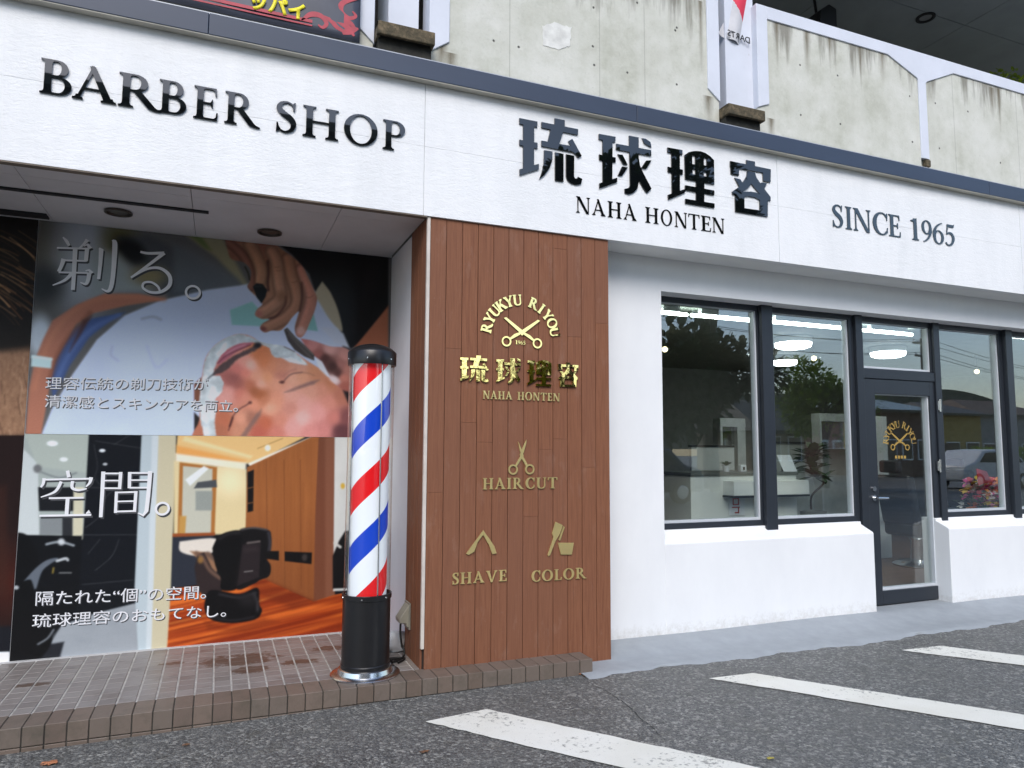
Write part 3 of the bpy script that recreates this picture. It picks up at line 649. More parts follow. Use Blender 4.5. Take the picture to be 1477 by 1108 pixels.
# spout boxes under the slots
for (x0, y0, x1, y1, yb, bx) in ((546, 28, 628, 48, 64, 540), (1051, 148, 1104, 162, 181, 1045)):
    YS = 4.33; A = at(x0, y0, YS); Bq = at(x1, y1, YS); C = at((x0+x1)/2, yb, YS)
    za = A[2]; zb = at(x0+4, y0+(20 if x0 < 800 else 16), YS)[2]; xa, xb = A[0], Bq[0]
    mb = MB(); t = .022
    mb.box(xa, xb, YS, YS+t, zb, za); mb.box(xa, xa+t, YS+t, PY, zb, za); mb.box(xb-t, xb, YS+t, PY, zb, za); mb.box(xa+t, xb-t, YS+t, PY, za-.05, za-.002)
    s_ = mb.build('drain_box', M['moss'], B, .006)
    mb = MB(); mb.box(xa+t, xb-t, YS+.05, PY-.002, zb+.012, zb+.03); mb.build('drain_underside_shade', M['dark'], s_)  # solid dark slab, stands in for the shaded hollow under the box
    mb = MB(); mb.box(xa+.012, xb-.012, YS+.052, PY+.08, 3.9755, zb+.011); mb.build('drain_shade_block', simple('black_shade_filler', (.020, .019, .014), .8, 0, .5, 25, .4, 40), s_)  # near-black filler block paints the shade between box and trim
mb = MB(); p = up(1337, 236); mb.box(p[0]-.03, p[0]+.03, PY-.02, PY+.02, p[2]-.035, p[2]+.03); mb.build('post_foot', M['moss'], B, .008)
# balcony behind
mb = MB(); CZ2 = 6.35; cx = [-4.9, 1, 4, 5.9, 7.8, 9.7, 12.6, 16]; cy = [4.2, 5.3, 6.9, 8.5, 10.5]
for i in range(len(cx)-1):
    for j in range(len(cy)-1): mb.box(cx[i]+.004, cx[i+1]-.004, cy[j]+.004, cy[j+1]-.004, CZ2, CZ2+.03)
mb.build('balcony_ceiling', M['ceil2'], B); mb = MB(); mb.box(-4.9, 16, 4.2, 10.5, CZ2+.02, CZ2+.25); mb.build('roof_slab', M['conc'], B)
mb = MB(); mb.box(-4.9, 16, 10.4, 10.5, 3, CZ2); mb.build('balcony_back_wall', M['ceil2'], B)
mb = MB(); mb.box(-4.9, 16, 4.62, 10.4, 3.9, 3.95); mb.build('balcony_floor', M['conc'], B)
c = atz(1335, 25, CZ2); mb = MB(); mb.lathe([(.06, .0), (.10, .0), (.10, -.015), (.08, -.02), (.065, -.005)], c, 28); d = mb.build('downlight', M['dark'], B, smooth=40)
mb = MB(); mb.lathe([(0, -.004), (.03, -.006), (.063, -.004)], c, 24); mb.build('reflector', simple('grey_lens', (.25, .26, .27), .3), d)
c = at(1184, 27, 5.4); sp = thing('loudspeaker', 'small black loudspeaker box up under the dark balcony ceiling behind the rail', 'loudspeaker', (c[0], 5.4, c[2]-.18))
mb = MB(); mb.prism([(c[0]-.13, c[2]-.2), (c[0]+.12, c[2]-.22), (c[0]+.12, c[2]+.08), (c[0]+.02, c[2]+.11), (c[0]-.10, c[2]+.02)], 'y', 5.3, 5.5); mb.build('cabinet', M['black'], sp, .01)
mb = MB(); mb.path([(c[0], 5.45, c[2]+.05), (c[0], 5.5, c[2]+.4), (c[0], 5.5, CZ2)], .015); mb.build('bracket', M['black'], sp)
# ------------------------------------------------------------------ lettering on the fascia
LY = FY+.001
def sc(pts, ox, oy, s): return [(ox+x/s, oy+y/s) for x, y in pts]
sg = thing('shop_sign', 'glossy black raised letters reading BARBER SHOP on the white fascia', 'sign lettering', (.1, LY, 3.3))
z1 = [(50, 172), (173, 342), (347, 516), (500, 606), (632, 725), (750, 887), (945, 1022), (1046, 1182), (1202, 1330), (1350, 1434)]
letters_row(sg, 'BARBER SHOP', [(40+a/2.6375, 40+b/2.6375) for a, b in z1], [(60, 132), (563, 218.5)], [(62.8, 82.5), (559, 176)], LY, .012, M['blackgloss'])
sg = thing('shop_sign', 'thin black raised letters reading NAHA HONTEN under the big black characters', 'sign lettering', (3, LY, 3.1))
z2 = [(66, 188), (208, 325), (346, 466), (487, 600), (680, 795), (817, 917), (940, 1050), (1062, 1160), (1175, 1260), (1275, 1380)]
letters_row(sg, 'NAHA HONTEN', [(820+a/6.154, 820+b/6.154) for a, b in z2], [(831, 307), (1044, 337)], [(833, 284.5), (1046, 315.5)], LY, .006, M['blackgloss'])
sg = thing('shop_sign', 'dark slate raised letters reading SINCE 1965 at the right of the white fascia', 'sign lettering', (5, LY, 3.2))
z3 = [(504, 541), (551, 573), (580, 642), (650, 704), (708, 750), (788, 816), (828, 864), (868, 907), (912, 946)]
letters_row(sg, 'SINCE 1965', [(1000+a/2.518, 1000+b/2.518) for a, b in z3], [(1201, 328), (1374, 354.5)], [(1203, 295), (1376, 326)], LY, .008, simple('slate_gloss_acrylic', (.022, .036, .046), .08, 0, .05, 5, spec=.8))
A_ = lambda pts: sc(pts, 740, 160, 7.774)
B_ = lambda pts: sc(pts, 930, 200, 7.774)
KANJI = [
 ([A_(p) for p in ([(65, 88), (267, 128), (264, 190), (65, 152)], [(107, 120), (230, 145), (228, 640), (107, 690)], [(66, 330), (268, 366), (268, 430), (66, 390)], [(68, 662), (282, 600), (282, 662), (68, 728)],
   [(460, 90), (572, 112), (572, 215), (460, 195)], [(312, 132), (722, 212), (720, 278), (312, 195)], [(418, 195), (560, 225), (505, 395), (380, 365)], [(312, 340), (640, 400), (705, 430), (705, 495), (660, 470), (312, 402)],
   [(612, 348), (656, 320), (762, 512), (722, 532), (690, 490), (645, 405)], [(343, 448), (435, 462), (432, 560), (400, 650), (345, 725), (290, 770), (318, 690), (338, 590)], [(465, 470), (558, 488), (558, 800), (465, 785)],
   [(588, 492), (678, 510), (676, 745), (690, 765), (712, 765), (720, 745), (768, 770), (755, 825), (700, 834), (640, 815), (600, 780), (588, 740)])], []),
 ([A_(p) for p in ([(955, 265), (1142, 298), (1138, 358), (955, 325)], [(996, 285), (1108, 305), (1104, 790), (998, 825)], [(958, 495), (1142, 530), (1142, 585), (960, 555)], [(962, 818), (1160, 755), (1158, 805), (962, 875)],
   [(1293, 285), (1400, 305), (1400, 800), (1385, 880), (1340, 925), (1290, 940), (1245, 925), (1245, 880), (1290, 870), (1305, 840)], [(1150, 375), (1540, 447), (1540, 512), (1150, 440)], [(1165, 492), (1220, 500), (1275, 610), (1225, 602)],
   [(1215, 630), (1278, 640), (1215, 735), (1170, 728)])]+[[(924, 243), (931, 232.5), (938.5, 232), (931, 244.5)], [(919, 222), (922, 240), (928, 253), (938.5, 273), (932, 279.5), (926, 271), (919, 258)], [(925, 200.2), (930, 201), (937, 206), (938.5, 213.5), (928, 207.5)]], []),
 ([B_(p) for p in ([(247, 105), (413, 135), (413, 188), (247, 158)], [(290, 130), (383, 148), (385, 595), (297, 630)], [(250, 322), (418, 355), (416, 410), (252, 378)], [(253, 635), (450, 568), (440, 612), (255, 690)],
   [(438, 190), (480, 160), (530, 148), (570, 145), (620, 150), (670, 168), (730, 210), (766, 250), (770, 520), (445, 460)], [(567, 470), (658, 490), (657, 735), (567, 718)], [(445, 528), (770, 588), (770, 640), (445, 582)], [(447, 680), (772, 733), (772, 782), (447, 732)])],
  [B_(p) for p in ([(522, 192), (558, 197), (558, 297), (522, 291)], [(652, 217), (686, 226), (686, 312), (652, 305)], [(527, 344), (560, 350), (560, 410), (527, 405)], [(652, 376), (686, 381), (686, 433), (652, 426)])]),
 ([B_(p) for p in ([(950, 258), (1402, 350), (1402, 402), (950, 325)], [(1130, 245), (1225, 265), (1225, 330), (1132, 310)], [(950, 258), (1050, 280), (1045, 420), (958, 402)], [(1312, 335), (1402, 350), (1400, 495), (1318, 480)],
   [(1140, 370), (1225, 385), (1240, 440), (1285, 505), (1300, 497), (1358, 508), (1330, 570), (1400, 660), (1400, 705), (1270, 660), (1185, 560), (1080, 625), (975, 632), (970, 600), (1050, 545), (998, 445), (1060, 460), (1085, 500), (1115, 460), (1135, 420)],
   [(1003, 605), (1080, 590), (1180, 590), (1300, 630), (1370, 660), (1368, 880), (1008, 825)])],
  [B_(p) for p in ([(1105, 660), (1150, 650), (1230, 665), (1280, 695), (1280, 810), (1108, 785)], [(1185, 512), (1232, 570), (1282, 632), (1235, 610), (1180, 600), (1120, 600), (1078, 607), (1140, 565)])]),
]
sg = thing('shop_sign', 'four big glossy black kanji characters in heavy slab style on the white fascia', 'sign lettering', (3, LY, 3.5))
KP = []
for polys, holes in KANJI:
    f = lambda pl: [[(at(x, y, LY)[0], at(x, y, LY)[2]) for x, y in p] for p in pl]
    P, H = f(polys), f(holes); KP.append((P, H))
    mb = MB(); plate(mb, P, H, lambda a, b: (a, b), LY-.012, LY); mb.build('character', M['blackgloss'], sg)

# ------------------------------------------------------------------ gold signs on the boarded pillar
GY = YB-.001
g1 = thing('gold_emblem', 'gold arched lettering RYUKYU RIYOU over crossed gold scissors on brown boards', 'emblem', (1.85, GY, 1.9))
cx, _, cz = at(751.5, 487, GY); rr = at(751.5, 426, GY)[2]-cz
for P in arc_letters('RYUKYU RIYOU', cx, cz, rr*.76, rr*1.0, 168, 12):
    P = [[(a+dx, b+dy) for a, b in p] for p in P for dx, dy in ((-.0026, -.0016), (.0026, .0016), (.0026, -.0016), (-.0026, .0016))]
    mb = MB(); plate(mb, P, [], lambda a, b: (a, b), GY-.008, GY); mb.build('letter', M['gold'], g1)
sx, _, sz = at(752.5, 480, GY); mb = MB(); plate(mb, scissors(sx, sz, rr*.50), [], lambda a, b: (a, b), GY-.008, GY); mb.build('scissors_emblem', M['gold'], g1)
z0 = at(749, 497, GY)[2]; x0 = at(743, 495, GY)[0]; x1 = at(758, 495, GY)[0]
for i, ch in enumerate('1965'):
    w = (x1-x0)/4; a0, a1 = glyph_box(ch); mb = MB(); plate(mb, GL[ch], [], lambda a, b: (x0+i*w+(a-a0)/(a1-a0)*w*.8, z0+b*.026), GY-.005, GY); mb.build('letter', M['gold'], g1)
def bbox(P): xs = [q[0] for p in P for q in p]; zs = [q[1] for p in P for q in p]; return min(xs), max(xs), min(zs), max(zs)
g2 = thing('gold_sign', 'four gold slab kanji characters below the gold scissors emblem on brown boards', 'sign lettering', (1.85, GY, 1.6))
q2 = lambda x, y: (660+x/6.158, 420+y/6.158)
for (P, H), (xa, xb, ya, yb) in zip(KP, ((18, 272, 572, 806), (338, 556, 596, 820), (615, 828, 612, 845), (886, 1066, 636, 852))):
    b = bbox(P); X0, X1 = at(*q2(xa, (ya+yb)/2), GY)[0], at(*q2(xb, (ya+yb)/2), GY)[0]; xm = q2((xa+xb)/2, 0)[0]; Z1, Z0 = at(xm, q2(0, ya)[1], GY)[2], at(xm, q2(0, yb)[1], GY)[2]
    mb = MB(); plate(mb, P, H, lambda a, c: (X0+(a-b[0])/(b[1]-b[0])*(X1-X0), Z0+(c-b[2])/(b[3]-b[2])*(Z1-Z0)), GY-.012, GY); mb.build('character', M['gold'], g2)
def row(root, text, x0, x1, base, cap, gap=.25):    # evenly set row between two photo points
    ws = [glyph_box(c)[1]-glyph_box(c)[0] if c != ' ' else .45 for c in text]; tot = sum(ws)+gap*(len(text)-1); u = 0; sp = []
    for c, w in zip(text, ws):
        if c != ' ': sp.append((x0+u/tot*(x1-x0), x0+(u+w)/tot*(x1-x0)))
        u += w+gap
    letters_row(root, text, sp, base, cap, GY, .008, M['gold2'], .02)
g3 = thing('gold_sign', 'small gold lettering NAHA HONTEN below the gold kanji on brown boards', 'sign lettering', (1.85, GY, 1.45))
row(g3, 'NAHA HONTEN', 696.5, 806.5, [(696, 575.5), (806, 578.5)], [(696, 564.5), (806, 567)], .2)
g4 = thing('gold_sign', 'gold word HAIRCUT with upright open scissors above it on brown boards', 'sign lettering', (1.85, GY, 1.2))
row(g4, 'HAIRCUT', 696.5, 803, [(697, 705.5), (803, 704.5)], [(697, 689.5), (803, 689)], .2)
q3 = lambda x, y: (640+x/4.618, 620+y/4.618)
T3 = lambda pl: [[(at(*q3(*p), GY)[0], at(*q3(*p), GY)[2]) for p in q] for q in pl]
def icon(root, polys, name='pictogram'): mb = MB(); plate(mb, polys, [], lambda a, b: (a, b), GY-.008, GY); return mb.build(name, M['gold2'], root)
ic = T3([[(493, 78), (500, 92), (524, 150), (530, 178), (516, 172), (505, 140)], [(549, 66), (547, 90), (530, 150), (512, 182), (504, 168), (515, 140), (535, 92)], [(517, 160), (530, 172), (486, 240), (470, 248), (480, 225)], [(505, 172), (518, 162), (552, 222), (560, 244), (545, 240)]])
for a, b in ((460, 265), (571, 263)):
    c = at(*q3(a, b), GY); r1 = .034; ic += ring2(c[0], c[2], r1, r1, r1*.68, r1*.68, n=24)
icon(g4, ic)
g5 = thing('gold_sign', 'gold word SHAVE with an open folding razor above it on brown boards', 'sign lettering', (1.5, GY, .8))
row(g5, 'SHAVE', 652.5, 730, [(653, 842.5), (730, 838)], [(653, 827), (730, 821.5)], .2)
icon(g5, T3([[(262, 668), (272, 684), (225, 745), (200, 812), (165, 832), (147, 826), (190, 765)], [(248, 684), (262, 672), (300, 722), (335, 775), (350, 822), (322, 828), (300, 768), (270, 715)]]))
g6 = thing('gold_sign', 'gold word COLOR with a tint brush and bowl above it on brown boards', 'sign lettering', (2.1, GY, .85))
row(g6, 'COLOR', 766.5, 845, [(767, 838), (845, 834.5)], [(767, 822.5), (845, 819.5)], .2)
icon(g6, T3([[(742, 612), (790, 635), (772, 690), (742, 740), (705, 835), (694, 842), (690, 830), (728, 715), (718, 690)], [(795, 640), (803, 648), (772, 738), (762, 732)], [(758, 752), (864, 752), (850, 830), (778, 830)]]))

# ------------------------------------------------------------------ banner and flag on the upper storey
BY = 4.40; bx1 = at(519, 40, BY)[0]; bz0 = at(519, 63, BY)[2]
bn = thing('banner', 'dark grey vinyl banner with red double border and yellow characters at top left', 'banner', (bx1-1, BY, bz0))
mb = MB(); nx, nz = 60, 18
for i in range(nx):
    for j in range(nz):
        q = [(bx1-3.2*(1-(i+a)/nx), (j+b)/nz*1.0) for a, b in ((0, 0), (1, 0), (1, 1), (0, 1))]
        mb.face([(x, BY+.006*math.sin(x*7+z*5)*math.sin(z*6+.4), bz0+z) for x, z in q])
o = mb.build('banner_sheet', simple('dark_grey_vinyl', (.060, .066, .088), .38, 0, .25, 3), bn, smooth=60); so = o.modifiers.new('t', 'SOLIDIFY'); so.thickness = .004
red = simple('red_banner_ink', (.42, .045, .065), .5, 0, .2, 15); yel = simple('yellow_banner_ink', (.86, .74, .02), .45, 0, .05, 9)
mb = MB(); yb = BY-.009
for z, h in ((.030, .010), (.052, .020)): mb.box(bx1-3.1, at(450, 42, BY)[0], yb, yb+.003, bz0+z+.01, bz0+z+h+.01)
for z0, z1 in ((.31, .6),): mb.box(bx1-.055, bx1-.035, yb, yb+.003, bz0+z0, bz0+z1); mb.box(bx1-.08, bx1-.068, yb, yb+.003, bz0+z0, bz0+z1)
def curl(P, w): return brush([(bx1-.36+a*.36, bz0+.02+b*.28, c*w) for a, b, c in P])
cur = curl([(.0, .16, .2), (.15, .34, 1), (.32, .36, 1), (.42, .22, .8), (.36, .10, .6), (.28, .14, .3)], .032)+curl([(.32, .38, .3), (.5, .30, 1), (.6, .18, .9), (.74, .12, .6), (.8, .2, .3)], .03)+curl([(.98, .98, .2), (.70, .80, 1), (.66, .58, 1), (.80, .46, .8), (.92, .54, .6), (.86, .64, .3)], .032)+curl([(.64, .60, .3), (.72, .42, 1), (.84, .34, .9), (.92, .22, .6)], .03)+curl([(.44, .44, .2), (.6, .36, 1), (.78, .24, 1.2), (.90, .06, .4)], .034)+curl([(.97, .26, .3), (.82, .16, 1.2), (.70, .06, .4)], .04)
plate(mb, cur, [], lambda a, b: (a, b), yb, yb+.003); mb.build('red_border', red, bn)
q = at(361, 8, BY); q1 = at(440, 32, BY)
font_mesh('ッパイ', 'yellow_lettering', yel, bn, (q1[0]-q[0]), (q[0], q[2]-.012), yb-.001, .003, .045, shear=-.02)
# flag hanging in the right hand slot, seen from behind
QY = 4.50; fl = thing('flag', 'white and red shop flag seen from behind with mirrored lettering DARTS in the right slot', 'flag', at(1062, 40, QY))
O = [(1046, -60), (1080, -60), (1080.5, 80), (1075, 71), (1060, 62), (1045, 54), (1038.5, 46.5), (1043, 36), (1046.5, 28)]
rows = [(-60, 1046, 1080), (-30, 1046, 1080), (0, 1045, 1080), (12, 1046, 1080), (22, 1046.5, 1080), (30, 1046, 1080), (38, 1042, 1080.2), (46, 1038.6, 1080.3), (51, 1042, 1080.4), (56, 1048, 1080.4), (62, 1060, 1080.5), (70, 1073, 1080.5), (80, 1079.5, 1080.5)]
mb = MB(); NR, NC = 84, 40; ya = np.array([r[0] for r in rows], float)
def fp(i, j):
    y = -60+140*i/NR; a = np.interp(y, ya, [r[1] for r in rows]); b = np.interp(y, ya, [r[2] for r in rows]); x = a+(b-a)*j/NC; p = at(x, y, QY); u = (x-1040)/40
    return (p[0], QY+.018*math.sin(u*7+y*.03)*(.4+i/NR), p[2]), x, y
for i in range(NR):
    for j in range(NC):
        c = [fp(i, j), fp(i, j+1), fp(i+1, j+1), fp(i+1, j)]; x = sum(k[1] for k in c)/4; y = sum(k[2] for k in c)/4
        rd = 1 if (x > 1057+max(y, -20)*.43 and y < 50 and x < 1079) else 0
        mb.face([k[0] for k in c], rd)
o = mb.build('flag_cloth', [simple('white_cloth', (.56, .56, .58), .8, 0, .08, 9), simple('red_cloth', (.66, .03, .07), .7, 0, .08, 9)], fl, smooth=60)
so = o.modifiers.new('t', 'SOLIDIFY'); so.thickness = .002
a, b = at(1047, 51, QY), at(1079, 64, QY)
font_mesh('DARTS', 'mirrored_lettering', simple('black_ink', (.02, .02, .02), .6), fl, b[0]-a[0], (a[0], a[2]-.012), QY-.022, .002, .01, mirror=True, shear=(b[2]-a[2])/(b[0]-a[0])+.02)
mb = MB(); p = at(1082, 60, QY+.03); mb.tube((p[0], QY+.03, p[2]-.05), (p[0], QY+.03, p[2]+1.4), .012); mb.build('flag_pole', M['whiteplastic'], fl)

# ------------------------------------------------------------------ barber pole
bc = atz(525.5, 969, SZ); bcx, bcy = bc[0], 4.455; bz = SZ
cxp = at(527.5, 930, bcy)[0]; bcx = cxp
bp = thing('barber_pole', 'tall barber pole with red white and blue spiral under clear tube on black drum', 'barber pole', (bcx, bcy, bz))
zd = at(527, 866, bcy-.14)[2]; zc0 = at(538, 523, bcy-.15)[2]; zc1 = at(538, 492, bcy)[2]; zcm = at(538, 503, bcy-.1)[2]
mb = MB(); mb.lathe([(0, 0), (.205, 0), (.207, .010), (.200, .016), (.165, .020), (.158, .045), (.150, .050), (.0, .050)], (bcx, bcy, bz), 72); mb.build('base_plate', M['chrome'], bp, smooth=35)
dr = .143
mb = MB(); mb.lathe([(.0, .05), (dr+.004, .05), (dr+.004, .07), (dr, .075), (dr, zd-bz-.012), (dr+.006, zd-bz-.010), (dr+.006, zd-bz+.018), (dr-.002, zd-bz+.02), (dr-.004, zd-bz-.02), (0, zd-bz-.02)], (bcx, bcy, bz), 72)
drum = mb.build('drum', M['black'], bp, smooth=35)
def screws(z, r, parent):
    for k in range(6):
        a = rad(-112+60*k); p = Vector((bcx+r*math.cos(a), bcy+r*math.sin(a), z)); d = Vector((math.cos(a), math.sin(a), 0)); mb = MB(); mb.tube(p-d*.004, p+d*.004, .0065, .0045, 12); mb.build('screw', M['chrome'], parent)
screws(zd+.002, dr+.006, drum)
Ppit = abs(at(525, 654, bcy)[2]-at(525, 654+164, bcy)[2])
zblue = at(510, 654, bcy)[2]
g = G('spiral_striped_plastic'); geo = g.n('NewGeometry'); sx = g.n('SeparateXYZ'); g.l(geo.outputs['Position'], sx.inputs[0])
at2 = g.math('ARCTAN2', g.math('SUBTRACT', sx.outputs[1], bcy), g.math('SUBTRACT', sx.outputs[0], bcx))
va = math.atan2(bcy, bcx); leftang = va+math.pi/2+.0          # the side facing left as seen from the car park
ph = g.math('SUBTRACT', g.math('DIVIDE', g.math('SUBTRACT', sx.outputs[2], zblue), Ppit), g.math('DIVIDE', g.math('SUBTRACT', at2, leftang), 2*math.pi))
fr = g.math('FRACT', g.math('ADD', ph, 10.0+.115))
c = g.ramp(fr, [(0, lin((0, 62, 190))), (.23, lin((232, 236, 240))), (.50, lin((222, 8, 16))), (.73, lin((232, 236, 240)))], 'CONSTANT')
g.col(c); g.set(.35)
g.l(c, g.b.inputs['Emission Color']); g.b.inputs['Emission Strength'].default_value = .12
mb = MB(); mb.lathe([(.0, 0), (.117, 0), (.117, zc0-zd+.03), (0, zc0-zd+.03)], (bcx, bcy, zd-.015), 72); mb.build('striped_cylinder', g.m, bp, smooth=35)
mb = MB(); n = 72; o0 = len(mb.v)
mb.lathe([(.139, zd-.02), (.139, zc0+.02)], (bcx, bcy, 0), n); mb.build('clear_tube', m_glass('clear_acrylic_tube', .05, (.97, .98, .98)), bp, smooth=60)
for k in range(4):
    a = rad(-72+90*k); mb = MB(); mb.tube((bcx+.128*math.cos(a), bcy+.128*math.sin(a), zd-.01), (bcx+.128*math.cos(a), bcy+.128*math.sin(a), zc0+.01), .0042, n=8); mb.build('rod', M['chrome'], bp, smooth=60)
zc0, zcs = zc0, zcm
cap = MB(); cap.lathe([(0, zc0+.004), (.136, zc0+.004), (.142, zc0-.004), (.149, zc0-.004), (.150, zc0+.0), (.150, zc0+.075), (.146, zc0+.082), (.120, zc0+.105), (.080, zc0+.122), (.04, zc0+.131), (0, zc0+.134)], (bcx, bcy, 0), 72); cp = cap.build('cap', M['black'], bp, smooth=32)
screws(zc0+.03, .150, cp)
# outlet cover and cable
oc = at(586, 888, 4.70); ob = thing('outlet_box', 'small grey weatherproof outlet cover low on the brown pillar side by the barber pole', 'power outlet', (XL, 4.72, oc[2]))
mb = MB(); zz = oc[2]
mb.prism([(XL-.001, zz+.075), (XL-.012, zz+.075), (XL-.075, zz-.015), (XL-.072, zz-.04), (XL-.03, zz-.045), (XL-.022, zz-.07), (XL-.001, zz-.07)], 'y', 4.665, 4.775); mb.build('cover', simple('beige_grey_plastic', (.30, .29, .24), .5, 0, .1, 14), ob, .006)
mb = MB(); mb.box(XL-.012, XL-.001, 4.655, 4.785, zz-.085, zz+.085); mb.build('back_plate', simple('grey_back_plate', (.24, .235, .2), .5), ob, .004)
mb = MB(); r = random.Random(2)
pts = [(XL-.05, 4.72, zz-.04), (XL-.055, 4.71, zz-.10), (XL-.045, 4.70, zz-.19), (XL-.035, 4.69, SZ+.06), (XL-.04, 4.67, SZ+.02), (XL-.09, 4.62, SZ+.012), (XL-.16, 4.58, SZ+.012), (XL-.22, 4.56, SZ+.012), (bcx+.19, bcy+.10, SZ+.02), (bcx+.13, bcy+.06, SZ+.07)]
mb.path(catmull(pts, 8), .007, 8)
mb.path(catmull([(XL-.05, 4.66, SZ+.01), (XL-.12, 4.61, SZ+.024), (XL-.2, 4.59, SZ+.022), (XL-.25, 4.62, SZ+.012), (XL-.16, 4.67, SZ+.012), (XL-.07, 4.68, SZ+.010), (XL-.04, 4.64, SZ+.012), (XL-.10, 4.57, SZ+.010)], 8), .006, 8)
cb = mb.build('power_cable', simple('black_rubber', (.012, .012, .012), .5), None, smooth=60); tag(cb, 'thin black power cable coiled on the tiles between barber pole and outlet cover', 'cable')
bg_ = MB(); bx, by = at(566, 945, 4.80)[0], 4.86
bg_.ball((bx+.02, by, SZ+.07), .085, 18, 12, 0, (1.0, .7, 1.0)); o = bg_.build('plastic_bag', simple('crumpled_white_plastic', (.60, .61, .63), .45, 0, .1, 12, .5, 25), None, smooth=70)
for v in o.data.vertices:
    n_ = Vector((math.sin(v.co.x*61+v.co.z*43), math.sin(v.co.y*57+v.co.x*31), math.sin(v.co.z*49+v.co.y*23)))*.016; v.co += n_
    v.co.z = max(v.co.z, SZ+.003)
tag(o, 'crumpled pale plastic bag lying on the tiles behind the barber pole', 'plastic bag')
# a few fallen leaves
lm = [simple('dry_orange_leaf', (.42, .17, .08), .7, 0, .3, 60), simple('yellow_green_leaf', (.35, .30, .06), .7, 0, .3, 60), simple('brown_leaf', (.16, .08, .04), .7, 0, .3, 60)]
def leaf(px, py, s, m, label, seed):
    x, y, _ = atz(px, py, -.02); r = random.Random(seed); a0 = r.uniform(0, 6.28); P = []; n = 14
    for i in range(n):
        t = 2*math.pi*i/n; q = s*(1+.35*math.cos(t)+.25*math.cos(5*t)*.6); P.append((x+q*math.cos(t+a0), y+q*.6*math.sin(t+a0)))
    z = float(gz(x, y))+.006; mb = MB(); c = (x, y, z+s*.25)
    for i in range(n): p, q = P[i], P[(i+1) % n]; mb.face([(p[0], p[1], z+r.uniform(0, s*.2)), (q[0], q[1], z+r.uniform(0, s*.2)), c])
    o = mb.build('fallen_leaf', lm[m], None); so = o.modifiers.new('t', 'SOLIDIFY'); so.thickness = .0012; tag(o, label, 'leaf', 'leaves fallen on the asphalt')
leaf(68, 1103, .035, 0, 'curled orange dry leaf on asphalt below the left end of the tiled step', 1)
leaf(835, 978, .022, 0, 'small orange leaf against the right end of the tiled step', 2)
leaf(845, 981, .016, 2, 'tiny brown leaf beside the cement apron corner', 3)
leaf(612, 1092, .022, 2, 'brown leaf scrap on asphalt left of the nearest white bay line', 4)
leaf(1112, 1100, .018, 1, 'yellowish leaf between the two nearest white bay lines', 5)
leaf(268, 1077, .016, 2, 'small brown leaf on asphalt under the middle of the tiled step', 6)
